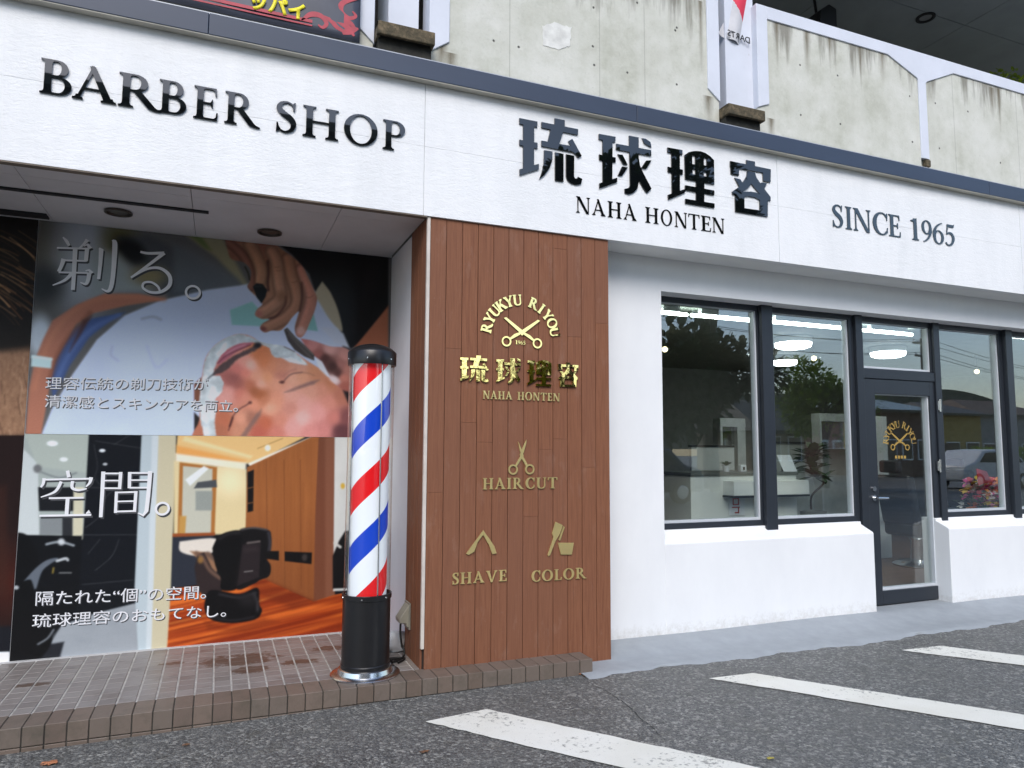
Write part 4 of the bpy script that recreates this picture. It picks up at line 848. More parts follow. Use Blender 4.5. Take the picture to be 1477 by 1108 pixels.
# ------------------------------------------------------------------ printed posters on the alcove wall: the print is worked out point by point
class Print:
    def __init__(s, xs, zs, Y):
        s.xs, s.zs, s.Y = xs, zs, Y; X, Z = np.meshgrid(xs, zs); s.X, s.Z = X, Z
        d = np.stack([X, np.full_like(X, Y), Z-CZ], -1) @ AX.T; s.U = d[..., 0]/d[..., 2]*F+PW/2; s.V = d[..., 1]/d[..., 2]*F+PH/2
        s.c = np.zeros(X.shape+(3,)); s.rng = np.random.default_rng(3)
    gain = 1.2
    def fill(s, a, c):
        a = np.clip(a, 0, 1)[..., None]; c = np.asarray(c, float); s.c = s.c*(1-a)+c*a
    def noise(s, su, sv, seed, oct=3, gain=.5):
        out = 0; amp = 1; tot = 0; r = np.random.default_rng(seed)
        for o in range(oct):
            T = r.random((64, 64)); u = s.U/su*2**o; v = s.V/sv*2**o; iu = np.floor(u).astype(int); iv = np.floor(v).astype(int); fu = u-iu; fv = v-iv
            fu = fu*fu*(3-2*fu); fv = fv*fv*(3-2*fv); g = lambda a, b: T[a % 64, b % 64]
            out = out+amp*((g(iu, iv)*(1-fu)+g(iu+1, iv)*fu)*(1-fv)+(g(iu, iv+1)*(1-fu)+g(iu+1, iv+1)*fu)*fv); tot += amp; amp *= gain
        return out/tot
    def sdf(s, P, closed=True):
        d = np.full(s.U.shape, 1e9); ins = np.zeros(s.U.shape, bool); n = len(P)
        for i in range(n if closed else n-1):
            (x0, y0), (x1, y1) = P[i], P[(i+1) % n]; ex, ey = x1-x0, y1-y0; L = ex*ex+ey*ey+1e-9
            t = np.clip(((s.U-x0)*ex+(s.V-y0)*ey)/L, 0, 1); d = np.minimum(d, np.hypot(s.U-x0-t*ex, s.V-y0-t*ey))
            if closed: c = ((y0 > s.V) != (y1 > s.V)) & (s.U < ex*(s.V-y0)/(ey+1e-12)+x0); ins ^= c
        return np.where(ins, -d, d)
    def poly(s, P, c, soft=2, a=1, smooth=False):
        if smooth: P = catmull(P+[P[0]], 5)[:-1]
        s.fill(a*(1-sm(-soft/2, soft/2, s.sdf(P))), c)
    def line(s, P, w, c, soft=1.5, a=1, smooth=True):
        P = catmull(P, 5) if smooth and len(P) > 2 else P; s.fill(a*(1-sm(w/2-soft/2, w/2+soft/2, s.sdf(P, False))), c)
    def ell(s, cx, cy, rx, ry, c, soft=.3, a=1, rot=0):
        u, v = s.U-cx, s.V-cy; q, w = math.cos(rot), math.sin(rot); d = np.hypot((u*q+v*w)/rx, (-u*w+v*q)/ry); s.fill(a*(1-sm(1-soft, 1+soft, d)), c)
    def samples(s, pts, mask, pw=3.6, e=3.0):      # soft colour field through measured spots
        m = mask > .002; u, v = s.U[m], s.V[m]; num = 0; den = 0
        for (x, y), c in pts:
            w = 1/(((u-x)**2+(v-y)**2+e*e)**(pw/2)); num = num+w[:, None]*np.array(c, float); den = den+w
        a = np.clip(mask[m], 0, 1)[:, None]; s.c[m] = s.c[m]*(1-a)+num/den[:, None]*a
    def inside(s, P, soft=2, smooth=True): return 1-sm(-soft/2, soft/2, s.sdf(catmull(P+[P[0]], 5)[:-1] if smooth else P))
    def blur(s, sig):
        r = int(sig*3+1); w = np.exp(-.5*(np.arange(-r, r+1)/sig)**2); w /= w.sum()
        for ax in (0, 1):
            P = np.pad(s.c, [(r, r) if a == ax else (0, 0) for a in range(3)], mode='edge'); L = s.c.shape[ax]
            s.c = sum(w[i]*(P[i:i+L] if ax == 0 else P[:, i:i+L]) for i in range(2*r+1))
        s.c += s.rng.normal(0, 1.3, s.c.shape[:2])[..., None]
    def build(s, name, parent, mat):
        n, k = s.X.shape; idx = np.arange(n*k).reshape(n, k); q = np.stack([idx[:-1, :-1], idx[:-1, 1:], idx[1:, 1:], idx[1:, :-1]], -1).reshape(-1, 4)
        me = bpy.data.meshes.new(name); me.from_pydata(np.stack([s.X, np.full_like(s.X, s.Y), s.Z], -1).reshape(-1, 3).tolist(), [], q.tolist()); me.materials.append(mat)
        v = np.clip(s.c, 0, 255)/255; L = np.where(v <= .04045, v/12.92, ((v+.055)/1.055)**2.4)
        L = np.clip(L*s.gain, 0, .88)
        at_ = me.color_attributes.new('print', 'FLOAT_COLOR', 'POINT'); at_.data.foreach_set('color', np.concatenate([L.reshape(-1, 3), np.ones((n*k, 1))], 1).astype(np.float32).ravel())
        o = bpy.data.objects.new(name, me); COL.objects.link(o); attach(o, parent); return o
PRINT_GAIN = 1.15
g = G('printed_vinyl'); a_ = g.n('Attribute', attribute_name='print'); g.col(a_.outputs['Color']); mp = g.set(.34, spec=.35)
PYY = 5.499; st_ = .0045
def rng_(a, b): return np.linspace(a, b, max(2, int(round((b-a)/st_))))
pxm = at(37, 628, PYY)[0]-.005; pzm = at(250, 628, PYY)[2]
z4 = lambda *p: [(x/3.259, 300+y/3.259) for x, y in p]
z5 = lambda *p: [(250+x/3.259, 300+y/3.259) for x, y in p]
z6 = lambda *p: [(x/2.916, 600+y/2.916) for x, y in p]
z7 = lambda *p: [(220+x/2.77, 600+y/2.77) for x, y in p]
# ---- upper picture: a shave
p = Print(rng_(pxm, XL+.012), rng_(pzm, BFZ+.004), PYY)
p.c[:] = (92, 92, 92); n1 = p.noise(60, 60, 1); p.fill(.5*n1, (64, 64, 62))
p.ell(62, 350, 26, 90, (84, 82, 76), .9); p.ell(120, 370, 40, 75, (150, 156, 164), .7); p.ell(60, 410, 30, 26, (48, 50, 52), .7); p.ell(172, 345, 22, 26, (84, 82, 52), .9)
p.poly(z4((560, 140), (700, 130), (900, 230), (1043, 330), (1043, 420), (800, 420), (640, 240)), (66, 70, 74), 14); p.ell(188, 362, 24, 15, (18, 19, 20), .6, 1, .6); p.poly(z4((430, 200), (560, 220), (720, 400), (440, 410)), (132, 140, 142), 22)
p.ell(215, 398, 24, 13, (120, 112, 84), .8); p.poly(z5((60, 130), (230, 140), (290, 250), (370, 400), (330, 370), (200, 230)), (128, 124, 98), 9); p.poly(z5((70, 125), (130, 130), (180, 200), (150, 190)), (92, 106, 62), 7); p.poly(z5((0, 170), (100, 200), (300, 330), (340, 385), (220, 410), (0, 400)), (86, 92, 98), 16, .8)
p.ell(58, 486, 18, 30, (168, 178, 186), .5)
skin = (158, 104, 84)
p.poly([(300, 418), (345, 412), (372, 407), (420, 405), (448, 414), (478, 440), (500, 470), (500, 640), (290, 640), (55, 640), (75, 590), (105, 540), (140, 490), (180, 455), (230, 434)], (172, 182, 203), 4)
vv = np.clip((p.V-430)/190, 0, 1); msk = 1-sm(-2, 2, p.sdf([(300, 418), (372, 407), (448, 414), (500, 470), (500, 640), (55, 640), (75, 590), (105, 540), (140, 490), (180, 455), (230, 434)])); p.fill(msk*vv*.9, (186, 200, 226)); p.fill(msk*.28*p.noise(70, 40, 5), (140, 152, 176))
p.line([(170, 520), (160, 512), (162, 500)], 3, (150, 158, 178), 5, .6); p.line([(205, 460), (220, 457), (232, 461)], 4, (130, 138, 150), 5, .6); p.line([(212, 500), (225, 530), (240, 520)], 3, (156, 166, 188), 6, .5)
p.poly(z4((590, 490), (430, 520), (330, 580), (270, 700), (235, 800), (250, 900), (330, 740), (420, 610), (520, 530)), (62, 80, 122), 5); p.line(z4((560, 505), (430, 570), (330, 680), (270, 800)), 6, (84, 106, 154), 8, .7)
p.poly([(240, 432), (200, 424), (150, 424), (110, 440), (76, 462), (62, 490), (50, 520), (42, 560), (36, 640), (57, 640), (66, 590), (72, 555), (80, 520), (110, 468), (134, 452), (182, 441)], skin, 4)
p.line([(236, 431), (160, 428), (110, 446), (72, 490), (50, 560)], 6, (176, 118, 92), 10, .6); p.line([(130, 452), (90, 500), (72, 545)], 7, (104, 62, 48), 9, .6); p.poly([(120, 462), (132, 456), (118, 480), (100, 508)], (70, 40, 34), 7, .8)
p.poly(z4((150, 690), (245, 705), (240, 755), (145, 745)), (176, 200, 202), 3); p.line(z4((150, 700), (243, 712)), 3, (206, 226, 226), 4, .7)
p.poly(z5((265, 480), (370, 440), (480, 560), (275, 550)), (126, 172, 170), 3); p.poly(z5((590, 490), (660, 500), (680, 580), (600, 570)), (118, 166, 164), 3)
p.poly(z5((470, 150), (1010, 150), (1010, 470), (930, 560), (870, 640), (800, 680), (780, 560), (740, 400), (700, 350), (670, 400), (640, 310), (560, 220)), (9, 9, 10), 4); p.line(z5((960, 240), (900, 400), (860, 560)), 20, (20, 19, 20), 20, .8)
p.poly(z5((700, 345), (740, 400), (775, 480), (795, 580), (740, 530), (690, 450), (665, 405)), (156, 148, 126), 4, smooth=True); p.poly(z5((1010, 460), (930, 560), (880, 620), (820, 690), (1010, 700)), (152, 92, 66), 4)
p.poly(z5((760, 560), (800, 590), (830, 660), (760, 640), (690, 560)), (176, 184, 198), 5)
zh = lambda *p: [(320+x/5.9875, 335+y/5.9875) for x, y in p]
zf = lambda *p: [(280+x/6.4217, 470+y/6.4217) for x, y in p]
def spots(f, t): return [(f((t[i], t[i+1]))[0], t[i+2:i+5]) for i in range(0, len(t), 5)]
hm = p.inside(zh((20, 40), (340, 60), (440, 92), (520, 150), (620, 220), (700, 300), (740, 380), (800, 510), (822, 580), (800, 680), (760, 780), (720, 870), (682, 910), (642, 890), (630, 820), (650, 740), (664, 684), (612, 730), (560, 800), (505, 850), (430, 850), (370, 866), (330, 832), (352, 788), (412, 752), (345, 750), (288, 718), (302, 668), (350, 620), (300, 560), (262, 524), (220, 470), (244, 420), (250, 330), (190, 262), (80, 232), (45, 140)), 1.6)
keep = p.c.copy(); p.fill(hm, (148, 106, 82))
p.samples(spots(zh, [100, 100, 150, 106, 86, 250, 130, 154, 114, 88, 90, 210, 122, 82, 66, 190, 250, 104, 66, 58, 450, 150, 140, 100, 76, 560, 200, 134, 92, 66, 650, 280, 150, 102, 74, 720, 380, 150, 100, 80, 350, 110, 132, 84, 66]), hm*np.clip((400-p.V)/30, 0, 1), 2.6, 4.0)
def limb(P, w, c, hl=1.13, sh=.64):
    w /= 5.9875; Q = zh(*P); c = np.array(c, float)
    p.line(Q, w*1.04, c*sh, 4, .95); p.line(Q, w*.74, c, w*.42, 1); p.line([(x-w*.12, y-w*.10) for x, y in Q], w*.26, np.minimum(c*hl, 235), w*.34, .8)
limb(((690, 330), (762, 500), (770, 610), (730, 740), (680, 880)), 128, (166, 113, 95)); limb(((570, 230), (600, 380), (640, 520), (640, 630), (560, 730), (470, 780), (352, 836)), 112, (152, 108, 84))
limb(((430, 170), (470, 260), (490, 430), (505, 560), (430, 640), (310, 708)), 116, (162, 119, 95)); limb(((240, 110), (300, 220), (335, 330), (325, 420), (300, 470)), 118, (158, 116, 90)); limb(((60, 90), (180, 200), (240, 330), (250, 470)), 80, (120, 80, 66))
p.line(zh((396, 250), (404, 350), (396, 440), (402, 500)), 3.5, (50, 32, 28), 4, .85); p.line(zh((552, 560), (545, 630), (470, 725), (410, 745)), 3, (62, 38, 32), 4, .8); p.line(zh((688, 440), (692, 560), (672, 680)), 3, (62, 38, 32), 4, .75); p.ell(*zh((520, 555))[0], 9, 8, (112, 78, 56), .9, .7); p.ell(*zh((682, 852))[0], 6, 6, (194, 158, 148), .6, .85); p.ell(*zh((356, 834))[0], 5, 3.5, (92, 46, 44), .7, .8, .3); p.ell(*zh((318, 704))[0], 5, 5, (156, 92, 88), .9, .7)
for a, b in (((470, 330), (520, 326)), ((600, 430), (650, 420)), ((455, 300), (500, 300)), ((730, 560), (790, 545))): p.line(zh(a, ((a[0]+b[0])/2, a[1]+5), b), 1.2, (112, 76, 58), 2.5, .6)
p.c = keep*(1-hm[..., None])+p.c*hm[..., None]; p.fill(hm*.12*p.noise(3, 3, 77, 2), (90, 50, 40)); p.fill(hm*np.clip((372-p.V)/40, 0, 1)*.25, (96, 70, 56))
p.poly(zh((268, 470), (300, 440), (352, 448), (392, 500), (376, 560), (342, 616), (300, 560)), (16, 18, 20), 2); p.line(zh((290, 470), (340, 465)), 2, (48, 50, 54), 3, .7); p.line(zh((200, 300), (226, 350), (240, 410)), 2, (34, 30, 20), 2, .9)
p.poly(zf((0, 540), (75, 470), (50, 700), (0, 720)), (112, 72, 56), 3); p.poly(zf((0, 800), (60, 860), (120, 1100), (0, 1100)), (38, 33, 33), 3)
fmask = p.inside(zf((60, 560), (95, 330), (160, 215), (240, 145), (340, 95), (420, 76), (520, 95), (640, 160), (820, 190), (930, 240), (1040, 320), (1180, 410), (1290, 520), (1400, 620), (1440, 760), (1450, 1100), (90, 1100), (50, 860)), 2)
p.samples(spots(zf, [450, 330, 208, 143, 128, 400, 400, 190, 113, 104, 370, 490, 134, 80, 76, 345, 520, 150, 92, 86, 400, 545, 148, 88, 78, 480, 430, 202, 122, 106, 520, 370, 220, 172, 158, 560, 470, 208, 148, 122, 610, 540, 220, 166, 146, 560, 600, 144, 84, 54, 530, 545, 172, 102, 78, 612, 640, 156, 90, 56, 640, 690, 186, 120, 90, 420, 620, 196, 120, 104, 330, 600, 206, 146, 136, 300, 640, 206, 150, 140, 480, 660, 200, 134, 114, 560, 720, 208, 142, 116, 450, 860, 208, 148, 122, 280, 880, 172, 102, 76, 240, 960, 160, 100, 76, 420, 960, 186, 130, 104, 520, 860, 152, 104, 86, 660, 900, 178, 98, 72, 600, 980, 172, 92, 76, 700, 760, 214, 160, 134, 760, 680, 206, 142, 116, 650, 330, 194, 118, 78, 600, 260, 188, 112, 72, 720, 380, 196, 130, 98, 800, 400, 190, 130, 104, 680, 480, 206, 142, 106, 760, 520, 206, 146, 120, 800, 460, 178, 116, 100, 900, 485, 204, 154, 130, 1000, 455, 198, 144, 114, 1000, 385, 190, 140, 120, 1100, 400, 184, 128, 94, 1150, 470, 178, 122, 92, 1250, 540, 172, 112, 82, 1200, 580, 190, 130, 110, 1080, 585, 196, 142, 122, 900, 650, 206, 152, 136, 1000, 720, 206, 152, 142, 900, 755, 192, 132, 116, 1000, 850, 218, 170, 164, 900, 930, 206, 152, 146, 1150, 800, 206, 146, 140, 1250, 700, 194, 130, 114, 1350, 650, 166, 106, 86, 1300, 850, 186, 116, 106, 1200, 960, 188, 122, 116, 1360, 970, 82, 50, 54, 1405, 850, 112, 68, 68, 1080, 985, 200, 134, 128, 760, 985, 190, 118, 104, 800, 880, 196, 130, 110]), fmask, 4.6, 7.5)
p.fill(fmask*.10*p.noise(2.2, 2.2, 21, 2), (120, 60, 50))
foam = zf((72, 500), (98, 330), (150, 222), (232, 150), (330, 97), (420, 77), (520, 97), (600, 140), (640, 158), (820, 184), (930, 240), (1000, 300), (1052, 362), (960, 352), (880, 332), (828, 300), (742, 292), (712, 250), (698, 205), (640, 178), (560, 152), (430, 162), (330, 202), (250, 272), (206, 350), (184, 410), (172, 465), (240, 462), (276, 530), (256, 612), (192, 680), (204, 780), (188, 900), (212, 1100), (110, 1100), (58, 880), (46, 700))
fo = 1-sm(-1.2, 1.2, p.sdf(foam)+2.2*(p.noise(4, 4, 14)-.5)); p.fill(fo, (178, 188, 191)); p.fill(fo*np.clip(p.noise(9, 10, 17)*2.4-.85, 0, 1), (214, 220, 223)); p.fill(fo*np.clip(p.noise(14, 12, 18)*2.2-.95, 0, 1)*.8, (142, 151, 154)); p.line(zf((100, 420), (140, 260), (260, 150), (420, 90)), 4, (160, 170, 172), 6, .6); p.line(zf((130, 500), (120, 640), (110, 800), (130, 960)), 8, (196, 204, 207), 10, .6)
p.poly(zf((820, 300), (900, 290), (980, 330), (1030, 362), (940, 345), (880, 335)), (206, 214, 222), 4, .9)
p.poly(zf((213, 352), (258, 272), (330, 212), (420, 166), (545, 158), (470, 205), (385, 248), (300, 310), (240, 352)), (160, 92, 106), 3, smooth=True); p.line(zf((300, 268), (380, 212), (470, 180)), 3.5, (186, 128, 138), 4, .7); p.line(zf((222, 345), (290, 282), (390, 232), (520, 178)), 1.6, (92, 44, 52), 2, .8)
mo = 1-sm(-1.6, 1.6, p.sdf(zf((165, 462), (200, 402), (262, 348), (350, 292), (430, 246), (520, 204), (605, 162), (632, 178), (560, 232), (480, 268), (400, 306), (330, 384), (262, 432), (200, 452)))+2.6*(p.noise(3, 3, 23)-.5)); p.fill(mo*.93, (62, 52, 53)); p.fill(mo*p.noise(2, 4, 24)*.5, (98, 82, 80)); p.ell(*zf((585, 180))[0], 5, 4, (24, 24, 30), .6, .9); p.line(zf((115, 505), (150, 470), (190, 440)), 2, (58, 62, 68), 3, .8)
p.line(zf((790, 522), (822, 524), (850, 490), (905, 446), (1000, 432)), 1.7, (110, 70, 66), 2.2, .85); p.ell(*zf((815, 522))[0], 3, 2, (70, 40, 38), .7, .9); p.line(zf((1000, 432), (1060, 440), (1110, 460)), 1.4, (140, 92, 74), 3, .6); p.line(zf((830, 470), (880, 425), (940, 405)), 3, (164, 106, 94), 5, .6)
br = 1-sm(-2.4, 2.4, p.sdf(zf((838, 616), (920, 578), (1020, 540), (1090, 512), (1160, 500), (1110, 540), (1020, 568), (930, 598)))+1.6*(p.noise(3, 2, 41)-.5)); p.fill(br*.85, (112, 86, 82))
p.line(zf((318, 968), (340, 905), (362, 835), (420, 772), (480, 737), (522, 708)), 1.8, (96, 58, 54), 2.2, .9); p.line(zf((330, 930), (358, 850)), 2.6, (62, 34, 34), 2.5, .85); p.ell(*zf((518, 712))[0], 2.4, 2, (84, 48, 46), .7, .9)
br = 1-sm(-2.6, 2.6, p.sdf(zf((420, 1040), (500, 925), (570, 822), (625, 772), (612, 835), (545, 925), (470, 1040)))+1.6*(p.noise(2, 3, 42)-.5)); p.fill(br*.8, (116, 92, 86))
rh = p.inside(zf((985, 118), (1100, 138), (1250, 188), (1450, 245), (1450, 620), (1345, 570), (1260, 492), (1190, 350), (1120, 285), (1060, 225)), 2)
p.samples(spots(zf, [1010, 140, 168, 102, 96, 1100, 180, 176, 118, 112, 1250, 220, 190, 142, 134, 1400, 280, 178, 128, 118, 1150, 260, 140, 84, 78, 1210, 300, 72, 42, 38, 1290, 380, 62, 38, 34, 1330, 440, 76, 46, 42, 1360, 350, 150, 100, 92, 1420, 400, 164, 110, 98, 1380, 480, 178, 112, 96, 1390, 560, 150, 86, 74, 1290, 500, 196, 170, 168]), rh, 4.2, 4.5); p.ell(*zf((1300, 500))[0], 8, 4.5, (208, 190, 190), .6, .85, .5); p.poly(zf((1120, 290), (1185, 330), (1265, 480), (1230, 470), (1160, 400)), (196, 198, 206), 3, .9); p.poly(zf((1380, 600), (1460, 620), (1460, 760), (1420, 700)), (24, 20, 22), 5)
rz = zf((832, 38), (862, 18), (940, 105), (1030, 185), (1112, 268), (1112, 322), (1020, 284), (930, 222), (868, 140)); p.poly(rz, (60, 54, 52), 1.8); p.line(zf((880, 80), (960, 170), (1090, 300)), 3, (88, 82, 78), 4, .8); p.line(zf((860, 40), (950, 130), (1100, 265)), 1.4, (120, 116, 112), 2, .7); p.line(zf((835, 195), (900, 225), (930, 240)), 1.2, (60, 64, 66), 1.6, .8)
po1 = thing('wall_poster', 'big printed picture of a man being shaved with a razor on the alcove wall', 'poster', (0, PYY, pzm))
p.gain = 1.5; p.blur(.9); p.build('print', po1, mp)
# ---- lower picture: the salon
q = Print(rng_(pxm, XL+.012), rng_(SZ+.006, pzm-.002), PYY)
q.c[:] = (16, 19, 24)
q.poly(z6((70, 60), (380, 60), (372, 250), (350, 520), (75, 500)), (166, 176, 172), 2); q.poly(z6((60, 60), (100, 140), (160, 200), (165, 520), (60, 520)), (202, 210, 210), 3); q.poly(z6((100, 70), (375, 70), (372, 240), (160, 215)), (176, 186, 178), 5); q.ell(*z6((220, 116))[0], 8, 4, (240, 246, 248), .3); q.ell(*z6((268, 183))[0], 6, 3.2, (232, 238, 238), .3); q.ell(*z6((158, 222))[0], 6, 6, (112, 114, 116), .4); q.line(z6((170, 235), (250, 260), (320, 240)), 3, (132, 140, 140), 3)
q.poly(z6((160, 300), (310, 300), (310, 400), (165, 400)), (24, 26, 30), 2); q.poly(z6((310, 300), (352, 300), (348, 520), (305, 520)), (208, 204, 178), 2); q.poly(z6((168, 420), (262, 420), (262, 500), (168, 500)), (132, 138, 140), 3); q.poly(z6((262, 420), (305, 420), (305, 510), (262, 510)), (44, 46, 50), 2)
q.poly(z6((375, 60), (598, 60), (570, 730), (330, 730), (350, 500)), (17, 20, 26), 2)
for L in (((395, 120), (410, 210), (400, 260), (430, 300)), ((480, 120), (530, 90), (560, 70)), ((400, 105), (590, 135)), ((360, 470), (420, 420), (440, 350), (480, 310)), ((345, 500), (580, 500)), ((345, 710), (560, 690)), ((370, 580), (420, 520)), ((400, 650), (470, 590), (500, 520)), ((360, 300), (590, 310))): q.line(z6(*L), .9, (84, 86, 88), 1.2, .8)
q.ell(*z6((430, 146))[0], 4.5, 2.5, (226, 232, 236), .3); q.ell(*z6((442, 203))[0], 3.5, 2, (190, 196, 200), .3)
q.poly(z6((60, 500), (345, 505), (335, 720), (330, 800), (60, 1100)), (13, 15, 19), 2)
q.poly(z6((560, 790), (600, 785), (605, 1060), (100, 1060), (210, 960), (260, 880), (400, 830)), (150, 157, 164), 3); qm = 1-sm(-2, 2, q.sdf(z6((560, 790), (600, 785), (605, 1060), (100, 1060), (260, 880)))); q.fill(qm*.5*q.noise(30, 14, 3), (176, 182, 186)); q.poly(z6((210, 960), (270, 950), (240, 1060), (90, 1060)), (34, 36, 42), 4)
q.poly(z6((60, 490), (110, 500), (150, 560), (165, 640), (140, 760), (200, 860), (215, 960), (120, 1060), (40, 1060)), (9, 10, 13), 3, smooth=True); q.poly(z6((100, 695), (150, 640), (200, 605), (245, 600), (180, 650), (150, 730), (130, 690)), (98, 106, 116), 3, smooth=True); q.line(z6((160, 960), (200, 935), (225, 900)), 3, (140, 146, 152), 3, .8)
q.line(z6((195, 540), (250, 530), (310, 545)), 3.5, (150, 158, 164), 3); q.ell(*z6((258, 530))[0], 5, 5, (200, 206, 210), .5); q.line(z6((240, 610), (275, 600), (285, 606)), 4, (196, 202, 206), 3); q.line(z6((222, 660), (225, 640)), 2.5, (150, 130, 60), 3); q.line(z6((250, 660), (300, 660)), 2, (120, 122, 122), 2); q.ell(*z6((68, 722))[0], 4, 3, (180, 186, 190), .5)
q.poly(z6((596, 60), (670, 60), (655, 400), (632, 1060), (585, 1060), (566, 720)), (186, 200, 206), 2); q.poly(z6((640, 60), (672, 60), (640, 1060), (612, 1060)), (206, 216, 220), 4); q.poly(z6((668, 60), (742, 60), (720, 700), (706, 1060), (634, 1060)), (204, 196, 166), 2)
wood = (158, 96, 52)
q.poly(z7((100, 70), (640, 70), (400, 190), (90, 200)), (236, 196, 132), 3); q.poly(z7((96, 118), (200, 140), (372, 178), (330, 190), (96, 165)), (236, 168, 92), 6); q.poly(z7((92, 150), (375, 188), (372, 225), (180, 190), (92, 185)), (240, 234, 214), 5); q.poly(z7((130, 82), (400, 160), (390, 170), (120, 100)), (250, 226, 176), 6, .8)
q.line(z7((420, 130), (520, 90)), 1.4, (190, 150, 90), 1.5); q.ell(*z7((460, 128))[0], 4, 4.5, (255, 250, 232), .4); q.poly(z7((380, 190), (640, 80), (655, 85), (400, 215)), (246, 238, 220), 3)
q.poly(z7((86, 180), (375, 215), (380, 470), (84, 480)), (226, 208, 160), 4); q.ell(*z7((310, 260))[0], 20, 20, (252, 238, 196), .9, .8); q.poly(z7((108, 185), (258, 205), (248, 475), (100, 475)), (172, 112, 56), 2); q.poly(z7((122, 200), (240, 212), (233, 470), (116, 470)), (196, 196, 180), 2); q.poly(z7((130, 255), (205, 200), (225, 210), (150, 280)), (232, 238, 238), 3); q.poly(z7((180, 265), (255, 255), (258, 285), (165, 290)), (76, 80, 84), 2); q.poly(z7((172, 300), (240, 300), (238, 378), (172, 378)), (150, 156, 150), 3); q.poly(z7((108, 400), (135, 400), (130, 470), (105, 470)), (196, 150, 80), 3)
q.poly(z7((378, 205), (640, 82), (668, 82), (668, 750), (440, 650), (372, 450)), wood, 2); qm = 1-sm(-1, 1, q.sdf(z7((378, 205), (640, 82), (668, 82), (668, 750), (440, 650), (372, 450)))); q.fill(qm*.5*q.noise(5, 90, 2), (186, 120, 68)); q.fill(qm*.4*q.noise(2.2, 60, 12), (120, 68, 36)); q.fill(qm*np.clip((q.V-720)/130, 0, 1)*.5, (120, 66, 36))
for x in (455, 525, 590): q.line(z7((x, 175), (x+4, 690)), .9, (110, 62, 34), 1.2, .8)
q.poly(z7((380, 225), (405, 215), (402, 380), (380, 385)), (20, 18, 18), 2); q.line(z7((380, 290), (404, 284)), 1.5, (120, 80, 50), 1); q.line(z7((380, 350), (404, 345)), 1.5, (120, 80, 50), 1)
q.poly(z7((664, 82), (728, 82), (728, 720), (644, 745), (650, 400)), (114, 68, 48), 2); q.poly(z7((690, 82), (728, 82), (728, 720), (690, 730)), (136, 88, 66), 6, .7); q.poly(z7((728, 70), (1000, 70), (1000, 690), (722, 700)), (216, 218, 214), 2); q.fill((1-sm(-1, 1, q.sdf(z7((728, 70), (1000, 70), (1000, 690), (722, 700)))))*.4*q.noise(16, 26, 5), (186, 186, 180)); q.ell(*z7((760, 280))[0], 3, 4, (214, 172, 60), .5)
flr = z7((58, 940), (74, 690), (380, 660), (440, 650), (644, 742), (730, 715), (1000, 660), (1000, 1000), (58, 1000)); q.poly(flr, (172, 66, 24), 2); fm = 1-sm(-1, 1, q.sdf(flr)); sk_ = (q.V+(q.U*.13))
V0 = q.V; q.V = V0+.24*q.U; q.fill(fm*np.clip(q.noise(110, 6.5, 7, 2)*2.4-.75, 0, 1)*.85, (228, 118, 48)); q.fill(fm*np.clip(q.noise(140, 5, 15, 2)*2.4-.85, 0, 1)*.8, (122, 40, 14)); q.V = V0; q.line(z7((70, 830), (330, 770), (540, 700)), 3, (228, 140, 66), 5, .6); q.line(z7((66, 910), (400, 850), (760, 770)), 2, (130, 44, 14), 2, .6); q.line(z7((66, 870), (420, 800), (760, 720)), 2, (140, 50, 16), 2, .6); q.poly(z7((420, 640), (650, 740), (560, 770), (380, 700)), (110, 40, 16), 12, .6)
q.poly(z7((80, 480), (245, 475), (230, 560), (210, 670), (74, 690)), (44, 48, 58), 2); q.poly(z7((80, 470), (250, 466), (250, 478), (80, 484)), (150, 78, 40), 2); q.poly(z7((108, 502), (250, 490), (240, 545), (180, 560), (112, 542)), (226, 218, 206), 3, smooth=True); q.poly(z7((150, 540), (230, 545), (265, 600), (250, 640), (180, 570)), (150, 112, 84), 4)
zc = lambda *p: [(230+x/3.464, 620+y/3.464) for x, y in p]
q.poly(zc((175, 690), (190, 620), (225, 612), (262, 690), (310, 740), (318, 800), (240, 850), (190, 800)), (48, 38, 38), 3); q.line(zc((185, 615), (215, 640), (250, 700), (300, 740)), 5, (112, 86, 72), 5, .9); q.line(zc((240, 620), (300, 670), (320, 720)), 6, (92, 74, 66), 6, .8); q.ell(*zc((205, 650))[0], 4, 5, (150, 110, 60), .6, .9)
q.poly(zc((264, 592), (290, 540), (335, 512), (405, 505), (418, 560), (400, 700), (388, 792), (310, 800), (306, 740), (280, 680)), (13, 12, 13), 2.5, smooth=True); q.line(zc((300, 545), (345, 520), (400, 515)), 4, (42, 40, 42), 5, .8)
q.poly(zc((400, 500), (440, 490), (540, 500), (558, 530), (556, 600), (535, 640), (556, 680), (548, 730), (500, 752), (470, 770), (380, 788), (410, 570)), (19, 17, 18), 2.5, smooth=True); q.poly(zc((416, 574), (505, 568), (498, 738), (388, 780)), (40, 33, 35), 3); q.line(zc((410, 500), (470, 490), (535, 500)), 3, (72, 70, 72), 3, .9); q.line(zc((545, 515), (552, 560), (548, 610)), 4, (64, 64, 72), 5, .8); q.line(zc((440, 566), (500, 558)), 3, (122, 112, 110), 3, .8); q.line(zc((424, 710), (465, 705)), 1.4, (140, 136, 134), 1.6); q.line(zc((430, 600), (480, 596)), 6, (54, 46, 48), 8, .7)
